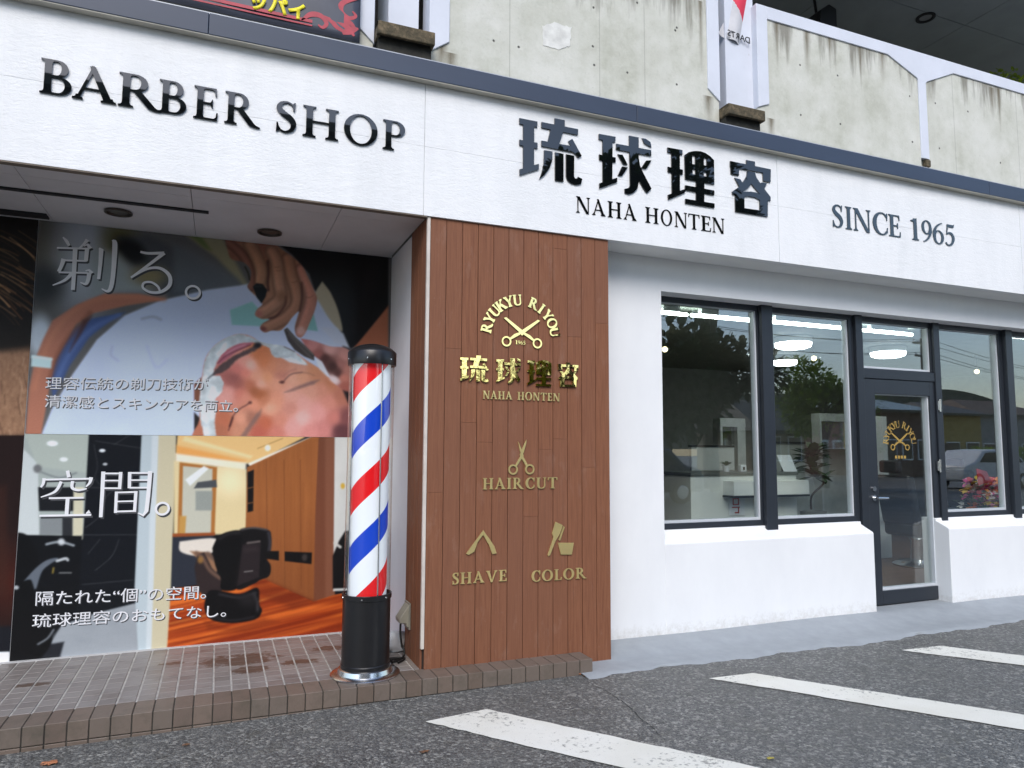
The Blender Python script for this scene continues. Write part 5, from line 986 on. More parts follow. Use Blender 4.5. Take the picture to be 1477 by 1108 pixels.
q.poly(zc((228, 850), (260, 800), (400, 820), (490, 790), (498, 870), (512, 905), (478, 948), (360, 966), (262, 950), (226, 900)), (12, 11, 13), 3, smooth=True); q.line(zc((470, 820), (488, 860), (490, 900)), 4, (66, 64, 68), 5, .8); q.line(zc((300, 822), (400, 838), (480, 815)), 3.5, (52, 50, 54), 5, .8); q.line(zc((260, 935), (360, 952), (470, 935)), 2.5, (44, 42, 46), 4, .8); q.ell(*zc((440, 850))[0], 12, 9, (34, 32, 34), .9, .8)
q.poly(zc((230, 960), (360, 985), (520, 940), (600, 960), (420, 1010), (240, 1000)), (120, 44, 16), 10, .55)
q.poly(z7((450, 540), (505, 540), (505, 578), (450, 570)), (18, 16, 16), 1.5); q.poly(z7((528, 542), (637, 546), (635, 592), (528, 580)), (18, 16, 16), 1.5); q.ell(*z7((608, 566))[0], 4, 5, (58, 52, 50), .5)
q.poly(z7((720, 560), (745, 500), (770, 460), (1000, 460), (1000, 680), (720, 690)), (18, 17, 18), 3); q.line(z7((728, 508), (750, 524)), 4, (206, 206, 200), 3)
po2 = thing('wall_poster', 'big printed picture of a salon room with black barber chair below the shave picture', 'poster', (0, PYY, SZ))
q.gain = 1.05; q.blur(.8); q.build('print', po2, mp)
# ---- left strip: hair and a dark room
l = Print(rng_(-2.6, pxm-.003), rng_(SZ+.006, BFZ+.004), PYY)
l.c[:] = (26, 22, 19); l.fill(.5*l.noise(24, 24, 1), (10, 9, 8))
r = random.Random(5)
for i in range(95):
    x0 = r.uniform(-120, 30); y0 = r.uniform(330, 440); a = r.uniform(.3, .8); L = r.uniform(25, 60)
    l.line([(x0, y0), (x0+L*.6, y0+L*.6*a), (x0+L, y0+L*a*1.2)], r.uniform(.8, 2), r.choice([(120, 78, 48), (164, 112, 72), (92, 60, 38), (196, 150, 108)]), 1.5, r.uniform(.35, .9))
l.poly([(-300, 520), (-60, 515), (60, 500), (60, 630), (-300, 630)], (104, 76, 58), 18); l.fill((1-sm(-8, 8, l.sdf([(-300, 520), (60, 505), (60, 630), (-300, 630)])))*.7*l.noise(3, 6, 4), (162, 128, 100))
for i in range(60):
    x0 = r.uniform(-100, 40); y0 = r.uniform(500, 620); l.line([(x0, y0), (x0+r.uniform(-3, 6), y0+r.uniform(10, 26))], 1, r.choice([(60, 40, 30), (180, 150, 124), (140, 104, 80)]), 1.4, .7)
l.poly([(-400, 629), (60, 628), (60, 1000), (-400, 1000)], (24, 13, 12), 2); l.fill((1-sm(-1, 1, l.sdf([(-400, 629), (60, 628), (60, 1000), (-400, 1000)])))*.8*np.clip(1-np.abs(l.V-840)/80, 0, 1), (58, 20, 12)); l.poly([(-300, 700), (10, 700), (12, 860), (-300, 900)], (46, 24, 18), 12, .6)
l.poly([(-400, 930), (60, 900), (60, 1000), (-400, 1010)], (14, 16, 22), 6); l.poly([(-200, 948), (14, 940), (13, 975), (-200, 990)], (206, 212, 216), 2)
po3 = thing('wall_poster', 'tall dark printed picture of brown hair strands at the far left of the alcove', 'poster', (-1.9, PYY, SZ))
l.gain = 1.7; l.blur(.8); l.build('print', po3, mp)
# ---- lettering printed on the pictures
inkw = simple('white_print', (.84, .85, .88), .4, 0, .04, 6); inkd = simple('grey_drop_print', (.055, .058, .065), .5, 0, .1, 6)
def strokes(px): # photo strokes -> wall
    out = []
    for P, sm_ in px:
        Q = []
        for x, y, w in P: a = at(x, y, PYY); b = at(x+w, y, PYY); Q.append((a[0], a[2], (b[0]-a[0])))
        out += brush(Q, sm_)
    return out
def put(root, px, rings, name='title'):
    S_ = strokes(px)
    for cx, cy, ro, ri in rings: a = at(cx, cy, PYY); k = (at(cx+10, cy, PYY)[0]-a[0])/10; S_ += ring2(a[0], a[2], ro*k, ro*k, ri*k, ri*k, n=32)
    mb = MB(); plate(mb, S_, [], lambda a, b: (a+.009, b-.012), PYY-.0012, PYY-.0008); mb.build(name+'_drop_print', inkd, root)
    mb = MB(); plate(mb, S_, [], lambda a, b: (a, b), PYY-.004, PYY-.0015); mb.build(name, inkw, root)
def s4(*P, s=1): return ([(x/3.259, 300+y/3.259, w/3.259) for x, y, w in P], s)
def s6(*P, s=1): return ([(x/2.916, 600+y/2.916, w/2.916) for x, y, w in P], s)
sh = [s4((296, 138, 6), (312, 155, 16), (326, 178, 14)), s4((412, 150, 20), (395, 170, 12), (372, 190, 6)), s4((268, 188, 9), (415, 192, 9), s=0), s4((394, 180, 6), (412, 172, 14), (424, 192, 22), s=0), s4((410, 188, 20), (404, 250, 18), s=0), s4((292, 246, 9), (408, 250, 9), s=0), s4((300, 240, 22), (290, 270, 18), (276, 300, 16)), s4((276, 303, 9), (410, 306, 9), s=0), s4((402, 296, 6), (418, 292, 12), (432, 308, 20), s=0), s4((420, 304, 20), (414, 340, 18), (402, 358, 14), (378, 350, 5)), s4((354, 188, 22), (349, 290, 20), (343, 386, 18), s=0), s4((340, 306, 18), (305, 340, 14), (248, 364, 5)), s4((466, 190, 10), (476, 196, 22), (472, 260, 18), (464, 335, 15), s=0), s4((528, 160, 12), (540, 170, 24), (533, 300, 21), (522, 372, 20), (505, 392, 14), (478, 380, 5))]
sh += [s4((660, 207, 11), (700, 214, 14), (772, 212, 15)), s4((772, 212, 18), (710, 260, 14), (616, 328, 10)), s4((616, 328, 9), (690, 288, 12), (752, 284, 15), (796, 318, 18), (796, 365, 18), (755, 395, 15), (705, 396, 13), (672, 375, 12), (678, 352, 11), (712, 350, 11), (742, 370, 12), (752, 392, 10))]
put(po1, sh, [(907/3.259, 300+397/3.259, 38/3.259, 27/3.259)])
ku = [s6((284, 230, 14), (290, 258, 16), s=0), s6((182, 268, 9), (380, 264, 9), s=0), s6((186, 262, 14), (182, 285, 12), (172, 300, 9)), s6((384, 258, 16), (378, 280, 12), (362, 298, 6)), s6((258, 276, 14), (232, 318, 12), (172, 342, 5)), s6((306, 274, 14), (304, 302, 13), (330, 312, 11), (365, 306, 6)), s6((206, 346, 9), (352, 344, 9), s=0), s6((285, 346, 16), (280, 416, 16), s=0), s6((166, 420, 10), (384, 416, 10), s=0), s6((362, 410, 4), (378, 402, 18), s=0)]
ku += [s6((435, 234, 17), (430, 330, 16), (424, 426, 15), s=0), s6((438, 242, 8), (506, 242, 8), s=0), s6((438, 272, 7), (506, 272, 7), s=0), s6((438, 304, 8), (506, 304, 8), s=0), s6((508, 236, 15), (503, 308, 14), s=0), s6((546, 236, 15), (544, 304, 14), s=0), s6((548, 240, 8), (628, 240, 8), s=0), s6((548, 270, 7), (626, 270, 7), s=0), s6((546, 302, 8), (624, 302, 8), s=0), s6((632, 232, 18), (624, 330, 17), (616, 400, 17), (602, 418, 12), (580, 408, 5), s=0), s6((490, 318, 13), (486, 408, 13), s=0), s6((492, 322, 8), (568, 320, 8), s=0), s6((572, 316, 14), (566, 404, 13), s=0), s6((490, 360, 7), (568, 358, 7), s=0), s6((488, 402, 8), (566, 400, 8), s=0)]
put(po2, ku, [(683/2.916, 600+390/2.916, 32/2.916, 22/2.916)])
inks = simple('grey_small_print', (.78, .79, .82), .4)
def small(root, t, x0, y0, x1, y1, hpx, m=inks):
    a, b = at(x0, y0, PYY), at(x1, y1, PYY); h = at(x0, y0-hpx, PYY)[2]-a[2]; sh_ = (b[2]-a[2])/(b[0]-a[0])
    font_mesh(t, 'small_lettering', m, root, b[0]-a[0], (a[0], a[2]), PYY-.002, 0, .004, shear=sh_, height=h)
    font_mesh(t, 'small_drop_print', inkd, root, b[0]-a[0], (a[0]+.005, a[2]-.006), PYY-.001, 0, .006, shear=sh_, height=h)
small(po1, '理容伝統の剃刀技術が', 65, 560, 300, 561.5, 18.5)
small(po1, '清潔感とスキンケアを両立。', 64, 586, 343, 593, 18.5)
small(po2, '隔たれた“個”の空間。', 51, 872, 297, 862, 21)
small(po2, '琉球理容のおもてなし。', 46, 904, 326, 888, 20)
# ------------------------------------------------------------------ inside the shop
IX0, IX1, IY1, IFZ, ICZ = 2.62, 12.0, 9.6, .065, 2.76
mb = MB(); mb.box(IX0, IX1, 4.951, IY1, IFZ-.03, IFZ); mb.build('interior_floor', M['int_floor'], B)
mb = MB(); mb.box(IX0, IX1, 4.951, IY1, ICZ, ICZ+.05); mb.build('interior_ceiling', simple('interior_ceiling_white', (.30, .33, .30), .7), B)
mb = MB(); mb.box(IX0-.05, IX0, 4.951, IY1, IFZ, ICZ); mb.box(IX0, 5.6, IY1, IY1+.06, IFZ, ICZ); mb.build('interior_dark_wall', M['int_dark'], B)
mb = MB(); mb.box(5.602, IX1, IY1, IY1+.06, IFZ, ICZ); mb.box(IX1, IX1+.06, 4.951, IY1, IFZ, ICZ); mb.build('interior_pale_wall', simple('interior_grey_wall', (.26, .27, .25), .7), B)
zl = 2.70
for i, ((xa, ya), (xb, yb)) in enumerate((((940, 449.5), (992.5, 453.5)), ((996.5, 454), (1095, 463)), ((1105, 463), (1221, 474)), ((1243, 476), (1316, 482.5)), ((1460, 485), (1560, 495)))):
    a, b = atz(xa, ya, zl), atz(xb, yb, zl); t = thing('led_tube_light', '', 'ceiling light', ((a[0]+b[0])/2, a[1], zl))
    t['label'] = ['short lit LED tube at the left edge of the left window, ending at a gap', 'long lit LED tube across the top of the left window', 'lit LED tube across the top of the second window with the round tree below', 'lit LED tube seen in the small window above the door', 'lit LED tube at the far right edge of the photo'][i]; t['group'] = 'LED tubes along the shop ceiling'
    mb = MB(); y = (a[1]+b[1])/2; mb.box(a[0], b[0], y-.016, y+.016, zl-.018, zl+.012); mb.build('tube', M['led'], t, .008); mb = MB(); mb.box(a[0]+.1, b[0]-.1, y-.03, y+.03, zl+.0125, ICZ); mb.build('housing', M['whiteplastic'], t)
for i, (x, y, rx, lab) in enumerate(((1144, 499, 28, 'upper round lit ceiling lamp in the second window'), (1132, 524, 19, 'lower round lit ceiling lamp in the second window, beneath the larger one'), (1281, 512, 26, 'round lit ceiling lamp seen in the small window above the door'))):
    c = atz(x, y, 2.66); k = abs(atz(x+rx, y, 2.66)[0]-c[0]); t = tag(thing('round_ceiling_lamp', '', 'ceiling light', c, 'round lamps on the shop ceiling'), lab, 'ceiling light', 'round lamps on the shop ceiling')
    mb = MB(); mb.lathe([(0, -.03), (k*.75, -.03), (k*.95, -.015), (k, .01), (k, .03), (0, .03)], c, 40); mb.build('lens', M['lamp'], t, smooth=50); mb = MB(); mb.lathe([(0, .031), (k*1.03, .031), (k*1.03, .095), (0, .095)], c, 40); mb.build('housing', M['whiteplastic'], t)
for i, (x, y, lab) in enumerate(((959, 504, 'small warm globe bulb at the left edge of the left window'), (1087, 510, 'small warm globe bulb beside the right edge of the left window'), (1174, 517, 'small warm globe bulb above the round tree in the second window'), (1409, 536, 'small warm globe bulb in the window right of the door'))):
    c = at(x, y, 6.6); t = tag(thing('globe_bulb', '', 'light bulb', c), lab, 'light bulb', 'globe bulbs hanging in the shop')
    mb = MB(); mb.ball(c, .032, 14, 10); mb.build('bulb', M['bulb'], t, smooth=80); mb = MB(); mb.ball(c, .075, 20, 12); mb.build('globe', m_glass('clear_globe', .06), t, smooth=80); mb = MB(); mb.tube((c[0], c[1], c[2]+.07), (c[0], c[1], ICZ), .006, n=6); mb.build('cord', M['black'], t)
def IP(x, y, Y): return at(x, y, Y)
# reception counter
CY = 5.75; a = IP(996, 682, CY); b = IP(1148.5, 688, CY); zt = a[2]
ct = thing('reception_counter', 'off white reception counter with a projecting shelf inside the left windows', 'counter', ((a[0]+b[0])/2, CY, IFZ))
mb = MB(); mb.box(a[0], b[0], CY, CY+.6, IFZ, zt-.03); mb.build('body', M['counter'], ct, .004)
mb = MB(); mb.box(a[0]-.01, b[0]+.01, CY-.02, CY+.62, zt-.029, zt); mb.build('top', simple('dark_counter_edge', (.10, .11, .10), .4), ct, .003)
zs = IP(1090, 713, CY)[2]; xs0 = IP(1043, 711, CY)[0]; mb = MB(); mb.box(xs0, b[0]+.012, CY-.16, CY-.001, zs, zs+.14); mb.build('shelf', M['counter'], ct, .004); mb = MB(); mb.box(xs0-.01, b[0]+.012, CY-.165, CY-.002, zs-.02, zs-.001); mb.build('shelf_edge', M['black'], ct)
BYY = 7.4; a = IP(997, 645, BYY); b = IP(1060, 684, BYY); pz = thing('partition_panel', 'grey low partition board behind the counter in the left window', 'partition', ((a[0]+b[0])/2, BYY, IFZ)); mb = MB(); mb.box(a[0], b[0], BYY, BYY+.05, IFZ, a[2]); mb.build('panel', M['counter'], pz, .004); mb = MB(); mb.box(a[0], b[0], BYY-.01, BYY+.06, a[2]+.001, a[2]+.025); mb.build('cap_rail', M['black'], pz)
def mirror_stand(x0, x1, y0, y1, Y, lab):
    a, b = IP(x0, y0, Y), IP(x1, y1, Y); t = thing('mirror_frame', lab, 'mirror', ((a[0]+b[0])/2, Y, IFZ)); w = .055*(Y/5)
    mb = MB(); mb.box(a[0], b[0], Y, Y+.16, a[2]-w*1.3, a[2]); mb.box(b[0]-w*1.6, b[0], Y, Y+.16, IFZ, a[2]-w*1.3); mb.box(a[0], a[0]+w*.4, Y, Y+.16, IFZ, a[2]-w*1.3); mb.build('frame', simple('off_white_lacquer', (.60, .63, .60), .4), t, .005)
    mb = MB(); mb.box(a[0]+w*.4+.001, b[0]-w*1.6-.001, Y+.06, Y+.08, b[2], a[2]-w*1.3-.001); mb.build('mirror_glass', simple('mirror_silver', (.62, .66, .64), .03, 1, .02), t)
mirror_stand(1039, 1077, 603, 690, 7.6, 'white framed mirror stand behind the counter in the left window')
mirror_stand(1182, 1260, 596, 648, 7.9, 'white framed mirror stand in the second window right of the plant')
a = IP(1112, 640, 8.3); b = IP(1250, 640, 8.3); t = thing('partition_panel', 'pale low partition wall with dark top edge behind the plant in the second window', 'partition', ((a[0]+b[0])/2, 8.3, IFZ)); mb = MB(); mb.box(a[0], b[0], 8.3, 8.36, IFZ, a[2]); mb.build('panel', simple('pale_panel', (.50, .53, .48), .5), t, .003); mb = MB(); mb.box(a[0], b[0], 8.27, 8.38, a[2]+.001, a[2]+.03); mb.build('cap_rail', M['black'], t)
# potted plants and flowers
leafm = simple('dark_green_leaf', (.025, .075, .020), .5, 0, .4, 20, spec=.25); leaf2 = simple('fresh_green_leaf', (.07, .15, .03), .45, 0, .4, 20)
def leaf_quads(mb, c, d, L, w, m=0):
    c = Vector(c); d = Vector(d).normalized(); s_ = d.cross(Vector((0, 0, 1))); s_ = (s_ if s_.length > .1 else Vector((1, 0, 0))).normalized()
    q = [c, c+d*L*.35+s_*w/2, c+d*L*.75+s_*w*.38-Vector((0, 0, L*.05)), c+d*L-Vector((0, 0, L*.15)), c+d*L*.75-s_*w*.38-Vector((0, 0, L*.05)), c+d*L*.35-s_*w/2]
    mb.face(q, m)
PYp = 5.9; base = IP(1173, 737, PYp); t = thing('potted_plant', 'house plant with curved bare stem and big dark leaves in the second window', 'plant', (base[0], PYp, IFZ))
sp_ = [IP(*p, PYp) for p in ((1170, 735), (1171, 715), (1188, 696), (1172, 684), (1169, 668), (1172, 648))]
mb = MB(); mb.path(catmull(sp_, 6), .011, 8); mb.build('stem', simple('brown_bark', (.06, .04, .025), .8), t, smooth=60)
mb = MB(); r = random.Random(8)
for i in range(60):
    k = r.uniform(.45, 1); idx = k*(len(sp_)-1); i0 = min(int(idx), len(sp_)-2); c = Vector(sp_[i0]).lerp(Vector(sp_[i0+1]), idx-i0); an = r.uniform(0, 6.28)
    leaf_quads(mb, c, (math.cos(an), math.sin(an)*.7, r.uniform(-.3, .9)), r.uniform(.15, .27), r.uniform(.08, .13))
mb.build('leaves', leafm, t)
mb = MB(); zb_ = max(IFZ, IFZ); mb.lathe([(0, 0), (.10, 0), (.13, base[2]-IFZ-.02), (.135, base[2]-IFZ), (.115, base[2]-IFZ), (.11, base[2]-IFZ-.03), (0, base[2]-IFZ-.03)], (base[0], PYp, IFZ), 28); mb.build('pot', simple('grey_pot', (.22, .22, .20), .6), t, smooth=40)
c = IP(1052, 680, 5.9); t = thing('potted_plant', 'tiny plant in a white pot on the reception counter', 'plant', (c[0], 5.95, zt))
mb = MB(); mb.lathe([(0, 0), (.028, 0), (.036, .06), (.03, .06), (0, .05)], (c[0], 5.95, zt+.001), 16); mb.build('pot', M['whiteplastic'], t, smooth=40); mb = MB()
for i in range(30): an = r.uniform(0, 6.28); leaf_quads(mb, (c[0], 5.95, zt+.06), (math.cos(an), math.sin(an), r.uniform(.2, 1.4)), r.uniform(.04, .09), .03)
mb.build('leaves', leafm, t)
c = IP(1073, 680, 5.85); t = thing('card_holder', 'small white card block on the reception counter beside the tiny plant', 'box', (c[0], 5.85, zt)); mb = MB(); mb.box(c[0]-.035, c[0]+.035, 5.85, 5.9, zt+.001, zt+.07); mb.build('block', M['whiteplastic'], t, .006); mb = MB(); mb.box(c[0]-.012, c[0]+.012, 5.846, 5.8495, zt+.02, zt+.05); mb.build('label', M['int_dark'], t)
c = IP(1131, 684, 5.9); t = thing('menu_stand', 'white tilted menu board standing on the right end of the reception counter', 'menu board', (c[0], 5.9, zt)); mb = MB(); mb.prism([(5.80, zt+.001), (5.805, zt+.001), (5.90, zt+.17), (5.895, zt+.172)], 'x', c[0]-.095, c[0]+.085); mb.build('board', M['whiteplastic'], t, .002); mb = MB(); mb.prism([(5.89, zt+.001), (5.894, zt+.001), (5.889, zt+.14), (5.885, zt+.14)], 'x', c[0]-.04, c[0]+.04); mb.build('prop', M['black'], t)
a = IP(1067, 717, CY-.17); b = IP(1088, 745, CY-.17); t = thing('paper_notice', 'white paper notice with red characters on the counter front in the left window', 'notice', ((a[0]+b[0])/2, CY-.02, b[2])); mb = MB(); mb.box(a[0], b[0]+.02, CY-.012, CY-.004, b[2], a[2]-.005); mb.build('sheet', M['whiteplastic'], t)
mb = MB(); w = (b[0]-a[0]); h = a[2]-b[2]
for x0, x1, z0, z1 in ((.25, .7, .82, .88), (.25, .32, .55, .88), (.63, .7, .55, .88), (.25, .7, .52, .58), (.2, .75, .38, .44), (.62, .70, .1, .44), (.4, .68, .1, .17)): mb.box(a[0]+w*x0, a[0]+w*x1, CY-.0165, CY-.0125, b[2]+h*z0, b[2]+h*z1)
mb.build('red_characters', simple('red_print', (.5, .06, .05), .6), t)
# flower basket right of the door
FYb = 5.35; c = IP(1418, 735, FYb); zsill = fb+.0; t = thing('flower_basket', 'bright basket of mixed flowers with red ribbon in the window right of the door', 'flowers', (c[0], FYb, IFZ))
mb = MB(); mb.lathe([(0, 0), (.16, 0), (.20, .78-IFZ), (.19, .78-IFZ), (0, .72-IFZ)], (c[0], FYb, IFZ), 24); mb.build('stand', simple('woven_brown', (.10, .06, .03), .8, 0, .4, 60), t, smooth=40)
cols = [(.62, .03, .05), (.75, .30, .38), (.80, .55, .06), (.78, .74, .70), (.55, .05, .22), (.80, .25, .05)]
for k, cc in enumerate(cols):
    mb = MB()
    for i in range(10):
        p = Vector((c[0]+r.uniform(-.27, .25), FYb+r.uniform(-.16, .08), .84+r.uniform(0, .30))); R_f = r.uniform(.035, .065)
        for j in range(9): an = j*.7+r.random(); leaf_quads(mb, p, (math.cos(an), math.sin(an)-.5, math.sin(an*1.7)*.7+.2), R_f*1.3, R_f*.9)
    mb.build('blooms', simple('petals_%d' % k if False else 'petal_colour', cc, .6, 0, .25, 40), t)
mb = MB()
for i in range(150): an = r.uniform(0, 6.28); leaf_quads(mb, (c[0]+r.uniform(-.25, .25), FYb+r.uniform(-.12, .12), .78+r.uniform(0, .15)), (math.cos(an), math.sin(an), r.uniform(-.1, 1)), r.uniform(.06, .12), .035)
mb.build('foliage', leaf2, t)
a = IP(1409, 676, FYb-.21); mb = MB(); mb.prism([(a[0], a[2]), (a[0]+.15, a[2]-.03), (a[0]+.22, a[2]-.14), (a[0]+.02, a[2]-.17)], 'y', FYb-.21, FYb-.20); mb.build('red_card', simple('red_paper', (.72, .05, .06), .6), t)
# barber chair behind the door and in the left window a pale pillar
def barber_chair(cx, cy, lab, s=1):
    t = thing('barber_chair', lab, 'barber chair', (cx, cy, IFZ)); z = IFZ
    mb = MB(); mb.lathe([(0, 0), (.28, 0), (.29, .02), (.24, .05), (.09, .08), (.08, .30), (.11, .34), (0, .34)], (cx, cy, z), 32); mb.build('base', M['chrome'], t, smooth=40)
    mb = MB(); mb.box(cx-.27, cx+.27, cy-.26, cy+.26, z+.36, z+.54); mb.build('seat', M['leather'], t, .05, seg=4)
    mb = MB(); mb.prism([(cx-.30, z+.50), (cx-.20, z+.50), (cx-.30, z+1.08), (cx-.36, z+1.10), (cx-.42, z+1.06)], 'y', cy-.24, cy+.24); mb.build('backrest', M['leather'], t, .035, seg=3)
    mb = MB(); mb.box(cx-.46, cx-.36, cy-.13, cy+.13, z+1.12, z+1.27); mb.build('headrest', M['leather'], t, .03, seg=3)
    for s_ in (-1, 1): mb = MB(); mb.box(cx-.20, cx+.24, cy+s_*.31-.035, cy+s_*.31+.035, z+.66, z+.72); mb.box(cx+.14, cx+.2, cy+s_*.31-.02, cy+s_*.31+.02, z+.40, z+.66); mb.build('armrest', M['leather'], t, .015)
    mb = MB(); mb.prism([(cx+.27, z+.40), (cx+.31, z+.42), (cx+.52, z+.17), (cx+.49, z+.14)], 'y', cy-.2, cy+.2); mb.build('leg_rest', M['leather'], t, .01); mb = MB(); mb.path([(cx+.28, cy-.15, z+.38), (cx+.56, cy-.15, z+.10), (cx+.74, cy-.15, z+.08), (cx+.74, cy+.15, z+.08), (cx+.56, cy+.15, z+.10), (cx+.28, cy+.15, z+.38)], .012, 8); mb.build('foot_bar', M['chrome'], t, smooth=60)
    return t
c = IP(1322, 735, 6.3); barber_chair(c[0], 6.3, 'black leather barber chair standing behind the glass door')
c = IP(1400, 700, 7.6); barber_chair(c[0]+.5, 7.9, 'black leather barber chair deeper in the shop behind the flower basket')
a = IP(1266, 640, 6.9); b = IP(1287, 797, 6.9); t = thing('interior_pillar', 'pale narrow pillar standing just inside the door on its left', 'pillar', (a[0], 6.2, IFZ)); mb = MB(); mb.box(a[0]-.16, b[0], 6.9, 7.1, IFZ, 1.9); mb.build('shaft', M['int_wall'], t, .004); mb = MB(); mb.box(b[0]-.12, b[0]-.03, 6.893, 6.899, IP(1275, 755, 6.9)[2], IP(1275, 735, 6.9)[2]); mb.build('notice', simple('orange_notice', (.45, .2, .05), .6), t)

# ------------------------------------------------------------------ across the car park, behind the viewpoint: what the windows and the gloss letters mirror
foliage = []
for nm, c0, c1 in (('dark_foliage', (.010, .024, .006), (.04, .085, .014)), ('mid_foliage', (.07, .15, .012), (.24, .36, .04)), ('autumn_foliage', (.08, .10, .012), (.24, .24, .03))):
    g = G(nm); f = g.noise(1.3, 5, .7); rp = g.n('NewGeometry').outputs['Random Per Island']; c = g.ramp(f, [(.35, c0), (.65, c1)]); c = g.mix(g.math('MULTIPLY', rp, .5), c, c1); g.col(c); g.set(.55); tl = g.n('BsdfTranslucent'); g.l(c, tl.inputs[0]); ms = g.n('MixShader', i_0=.45); g.l(g.b.outputs[0], ms.inputs[1]); g.l(tl.outputs[0], ms.inputs[2]); g.l(ms.outputs[0], g.out.inputs[0])
    foliage.append(g.m)
bark = simple('grey_brown_bark', (.08, .06, .045), .9, 0, .3, 12, .4, 40)
def tree(x, y, h, rad_, lab, mat, seed, n=2600, trunk_h=.3, squash=.85, leaf=.16, group='trees across the car park'):
    r = random.Random(seed); z = float(gz(x, y)); t = tag(thing('broadleaf_tree', '', 'tree', (x, y, z)), lab, 'tree', group)
    mb = MB(); top = Vector((x+r.uniform(-.2, .2), y, z+h*.62)); mb.path([(x, y, z-.1), (x+r.uniform(-.1, .1), y, z+h*.25), tuple(top)], [h*.028, h*.022, h*.008], 10)
    lobes = []
    for i in range(16):
        a = r.uniform(0, 6.28); e = r.uniform(-.5, 1.0); q = r.uniform(.35, .78)*rad_; c = Vector((x+math.cos(a)*q*math.cos(e), y+math.sin(a)*q*math.cos(e), z+h-rad_*squash+math.sin(e)*q*squash*1.1)); lobes.append((c, r.uniform(.26, .46)*rad_))
        if i < 9: mb.path([(x, y, z+h*r.uniform(.22, .5)), tuple(Vector((x, y, z+h*.5)).lerp(c, .5)+Vector((0, 0, .1))), tuple(c)], [h*.012, h*.008, h*.003], 6)
    mb.build('trunk', bark, t, smooth=50); mb = MB()
    for i in range(n):
        c, R = r.choice(lobes); d = Vector((r.gauss(0, 1), r.gauss(0, 1), r.gauss(0, 1))).normalized(); p = c+d*R*(r.random()**.4); o = (d+Vector((r.uniform(-.6, .6), r.uniform(-.6, .6), r.uniform(-.2, .6)))).normalized(); leaf_quads(mb, p, o, leaf*r.uniform(.7, 1.5), leaf*r.uniform(.5, .9))
    mb.build('crown', mat, t); return t
tree(22.3, -12, 5.35, 2.1, 'round green tree mirrored in the second window above the reception plant', foliage[1], 1, 6000, leaf=.17, squash=.95)
# taller dark trees: the glossy characters mirror them
tree(10.9, -12.6, 11.3, 2.0, 'slim dark tree across the car park mirrored in the first big kanji', foliage[0], 2, 5000, leaf=.36, squash=1.3)
tree(14.6, -13.2, 12.9, 3.3, 'tallest dark tree across the car park, mirrored in the middle kanji', foliage[0], 3, 8000, leaf=.34, squash=1.25)
tree(17.6, -13.0, 11.6, 1.9, 'dark narrow tree right of the tallest tree across the car park', foliage[0], 4, 4500, leaf=.34, squash=1.4)
tree(16.2, -11.0, 6.4, 2.5, 'low dense dark tree mirrored in the left window', foliage[0], 7, 6000, leaf=.3, squash=1.0)
tree(8.2, -11.0, 4.7, 2.2, 'light green small tree across the car park mirrored in the gold characters', foliage[2], 8, 4500, leaf=.17)
tree(13.0, -10.8, 5.6, 2.4, 'dark bushy tree left of the low dense tree across the car park', foliage[0], 9, 5500, leaf=.3, squash=1.0)
tree(23.4, -11.2, 2.7, 1.0, 'small yellowing bush mirrored at the right edge of the second window', foliage[2], 5, 1500, .15, leaf=.1)
# hedge and hill
c0, c1 = mir(1365, 620, 22), mir(1520, 620, 22); hd = MB(); r = random.Random(3)
for i in range(2600): leaf_quads(hd, (r.uniform(c0[0]+2, c1[0]), -22+r.uniform(-.5, .5), r.uniform(0, 1.7)), (r.gauss(0, 1), r.gauss(0, 1)+.6, r.gauss(0, 1)), .22, .14)
o = hd.build('hedge', foliage[1], None); tag(o, 'clipped green hedge in front of the far houses across the car park', 'hedge')
hx_ = np.linspace(-160, 330, 100); hy_ = np.linspace(-320, -150, 30)
hn = lambda X, Y: 30*np.exp(-((Y+240)/60)**2)*(1+.10*np.sin(X*.021+1)+.06*np.sin(X*.07+2)+.03*np.sin(X*.23))*(1-.35*sm(-150, -40, -X))-1
g = G('wooded_hill'); g.col(g.ramp(g.noise(.22, 7, .8), [(.35, (.012, .020, .010)), (.65, (.05, .07, .03))])); g.bump(g.noise(.4, 6, .8), 1, 3); g.set(.9)
struct(grid('wooded_hill', hx_, hy_, hn, g.m))
